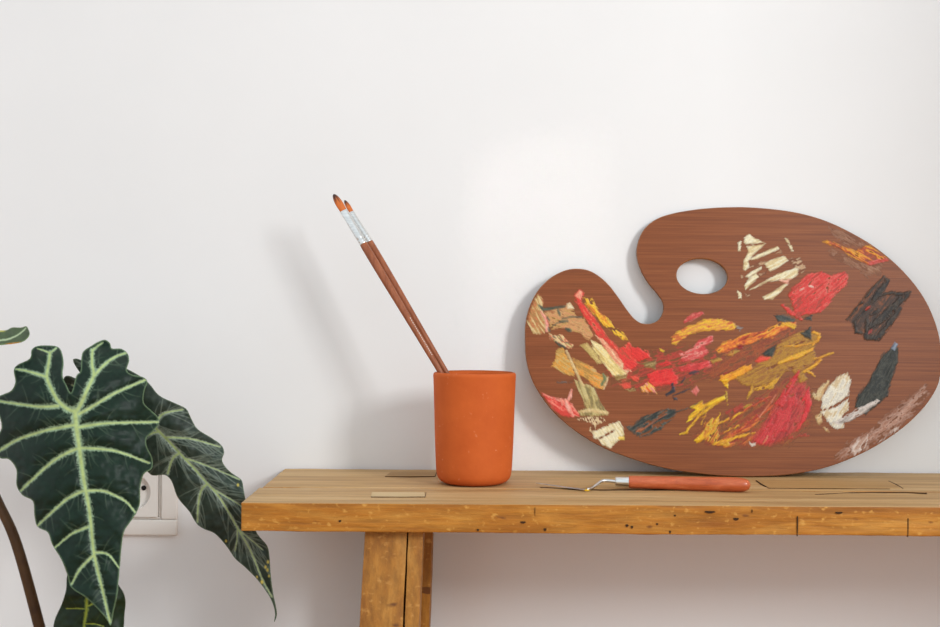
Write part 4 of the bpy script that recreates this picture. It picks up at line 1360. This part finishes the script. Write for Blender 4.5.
LC_B = ((30, 44, 34), (60, 72, 62), (152, 166, 148), (164, 184, 118), (104, 122, 96))
lfB = leaf(B_OUT, B_V, dB, LC_B, 'grey-green leaf hanging behind the bench corner', 0.7, 8, .0034, .62, .42, 1.1, extra=exB, vw=1.12, ang=(12, 38), length=(16, 46))
stalk([base_top + Vector((.012, .008, -.006)), pt(98, 660, 1.125), pt(98, 560, 1.135), pt(112, 490, 1.15), pt(135, 440, 1.152), pt(150, 423, 1.1275)], .0042, .0026, lfB)

# --- the small low leaf under the front leaf
C_OUT = [(88, 574), (80, 568), (72, 566), (67, 576), (66, 590), (61.3, 605), (54.4, 621), (53, 640), (57, 662), (68, 690), (78, 715), (84, 724), (92, 706), (106, 680),
         (119, 655), (123.5, 630), (124.4, 615.7), (125.6, 602), (123.6, 593), (119.3, 586), (110, 574), (98, 568)]
C_V = [([(88, 576), (86.8, 598.7), (86.3, 612.6), (84, 628), (83, 670), (84, 716)], 2.2, .7), ([(86, 609), (76, 608.5), (66, 608.6)], .7, .4),
       ([(86.5, 607), (95, 602), (104, 592)], .9, .4), ([(84.5, 624), (95, 624), (104, 626.5)], .6, .4), ([(84, 640), (70, 648), (60, 660)], .9, .4), ([(84, 640), (100, 646), (114, 658)], .9, .4)]
LC_C = ((18, 34, 16), (30, 48, 22), (120, 138, 60), (150, 158, 48), (40, 60, 30))
lfC = leaf(C_OUT, C_V, lambda X, Y: 1.035 + .012 * ((X - 86) / 35) ** 2 - .0001 * (Y - 600), LC_C, 'small low dark leaf half hidden by the front leaf', 0.8, 21, .003, .15, .08)
stalk([base_top + Vector((-.004, -.014, -.006)), pt(90, 700, 1.075), pt(90, 640, 1.062), pt(89, 600, 1.055), pt(88, 577, 1.036)], .0040, .0026, lfC)

# --- the upper leaf at the left edge, seen nearly edge on
D_OUT = [(0, 330.3), (6.7, 330), (12.4, 327.4), (21, 327.5), (26.3, 326.2), (28.7, 330), (29.7, 333), (28.2, 336.8), (23, 341), (14.4, 343), (0, 344.5),
         (-30, 348), (-62, 350), (-90, 347), (-112, 341), (-96, 334), (-62, 330), (-30, 329.5)]
D_V = [([(-95, 341), (-40, 341.5), (0, 340.4), (14.4, 336.8), (23, 331), (26, 328)], 1.3, .5), ([(-20, 341.5), (-8, 334), (0, 331.5)], .8, .5), ([(-50, 341.5), (-60, 346), (-70, 349)], .8, .5)]


def exD(X, Y, S, col):
    edge = np.clip((Y - (343.2 - (X - 8) * .10)) / .8 + .4, 0, 1) * np.clip((X - 4) / 5, 0, 1) * np.clip((25 - X) / 4, 0, 1)
    col = col + (np.array(lin((190, 128, 52))) - col) * edge[:, None]
    yl = (np.clip((332.2 - Y) / 1.0, 0, 1) * np.clip((6 - X) / 3, 0, 1))[:, None]
    return col + (np.array(lin((196, 190, 84))) - col) * yl


LC_D = ((30, 54, 18), (58, 86, 34), (150, 172, 130), (190, 205, 160), (110, 136, 84))
lfD = leaf(D_OUT, D_V, lambda X, Y: np.interp(Y, [326, 337, 351], [1.118, 1.088, 1.05]), LC_D, 'upper leaf tip at the left seen nearly edge on', 0.6, 33, .0012, .1, .05, .8, .0007, extra=exD)
stalk([base_top + Vector((-.02, -.004, -.006)), pt(52, 680, 1.095), pt(39.5, 627, 1.09), pt(16.5, 544, 1.085), pt(-3, 500, 1.085), pt(-35, 430, 1.09), pt(-70, 370, 1.09), pt(-95, 341.5, 1.078)], .0056, .0036, lfD)
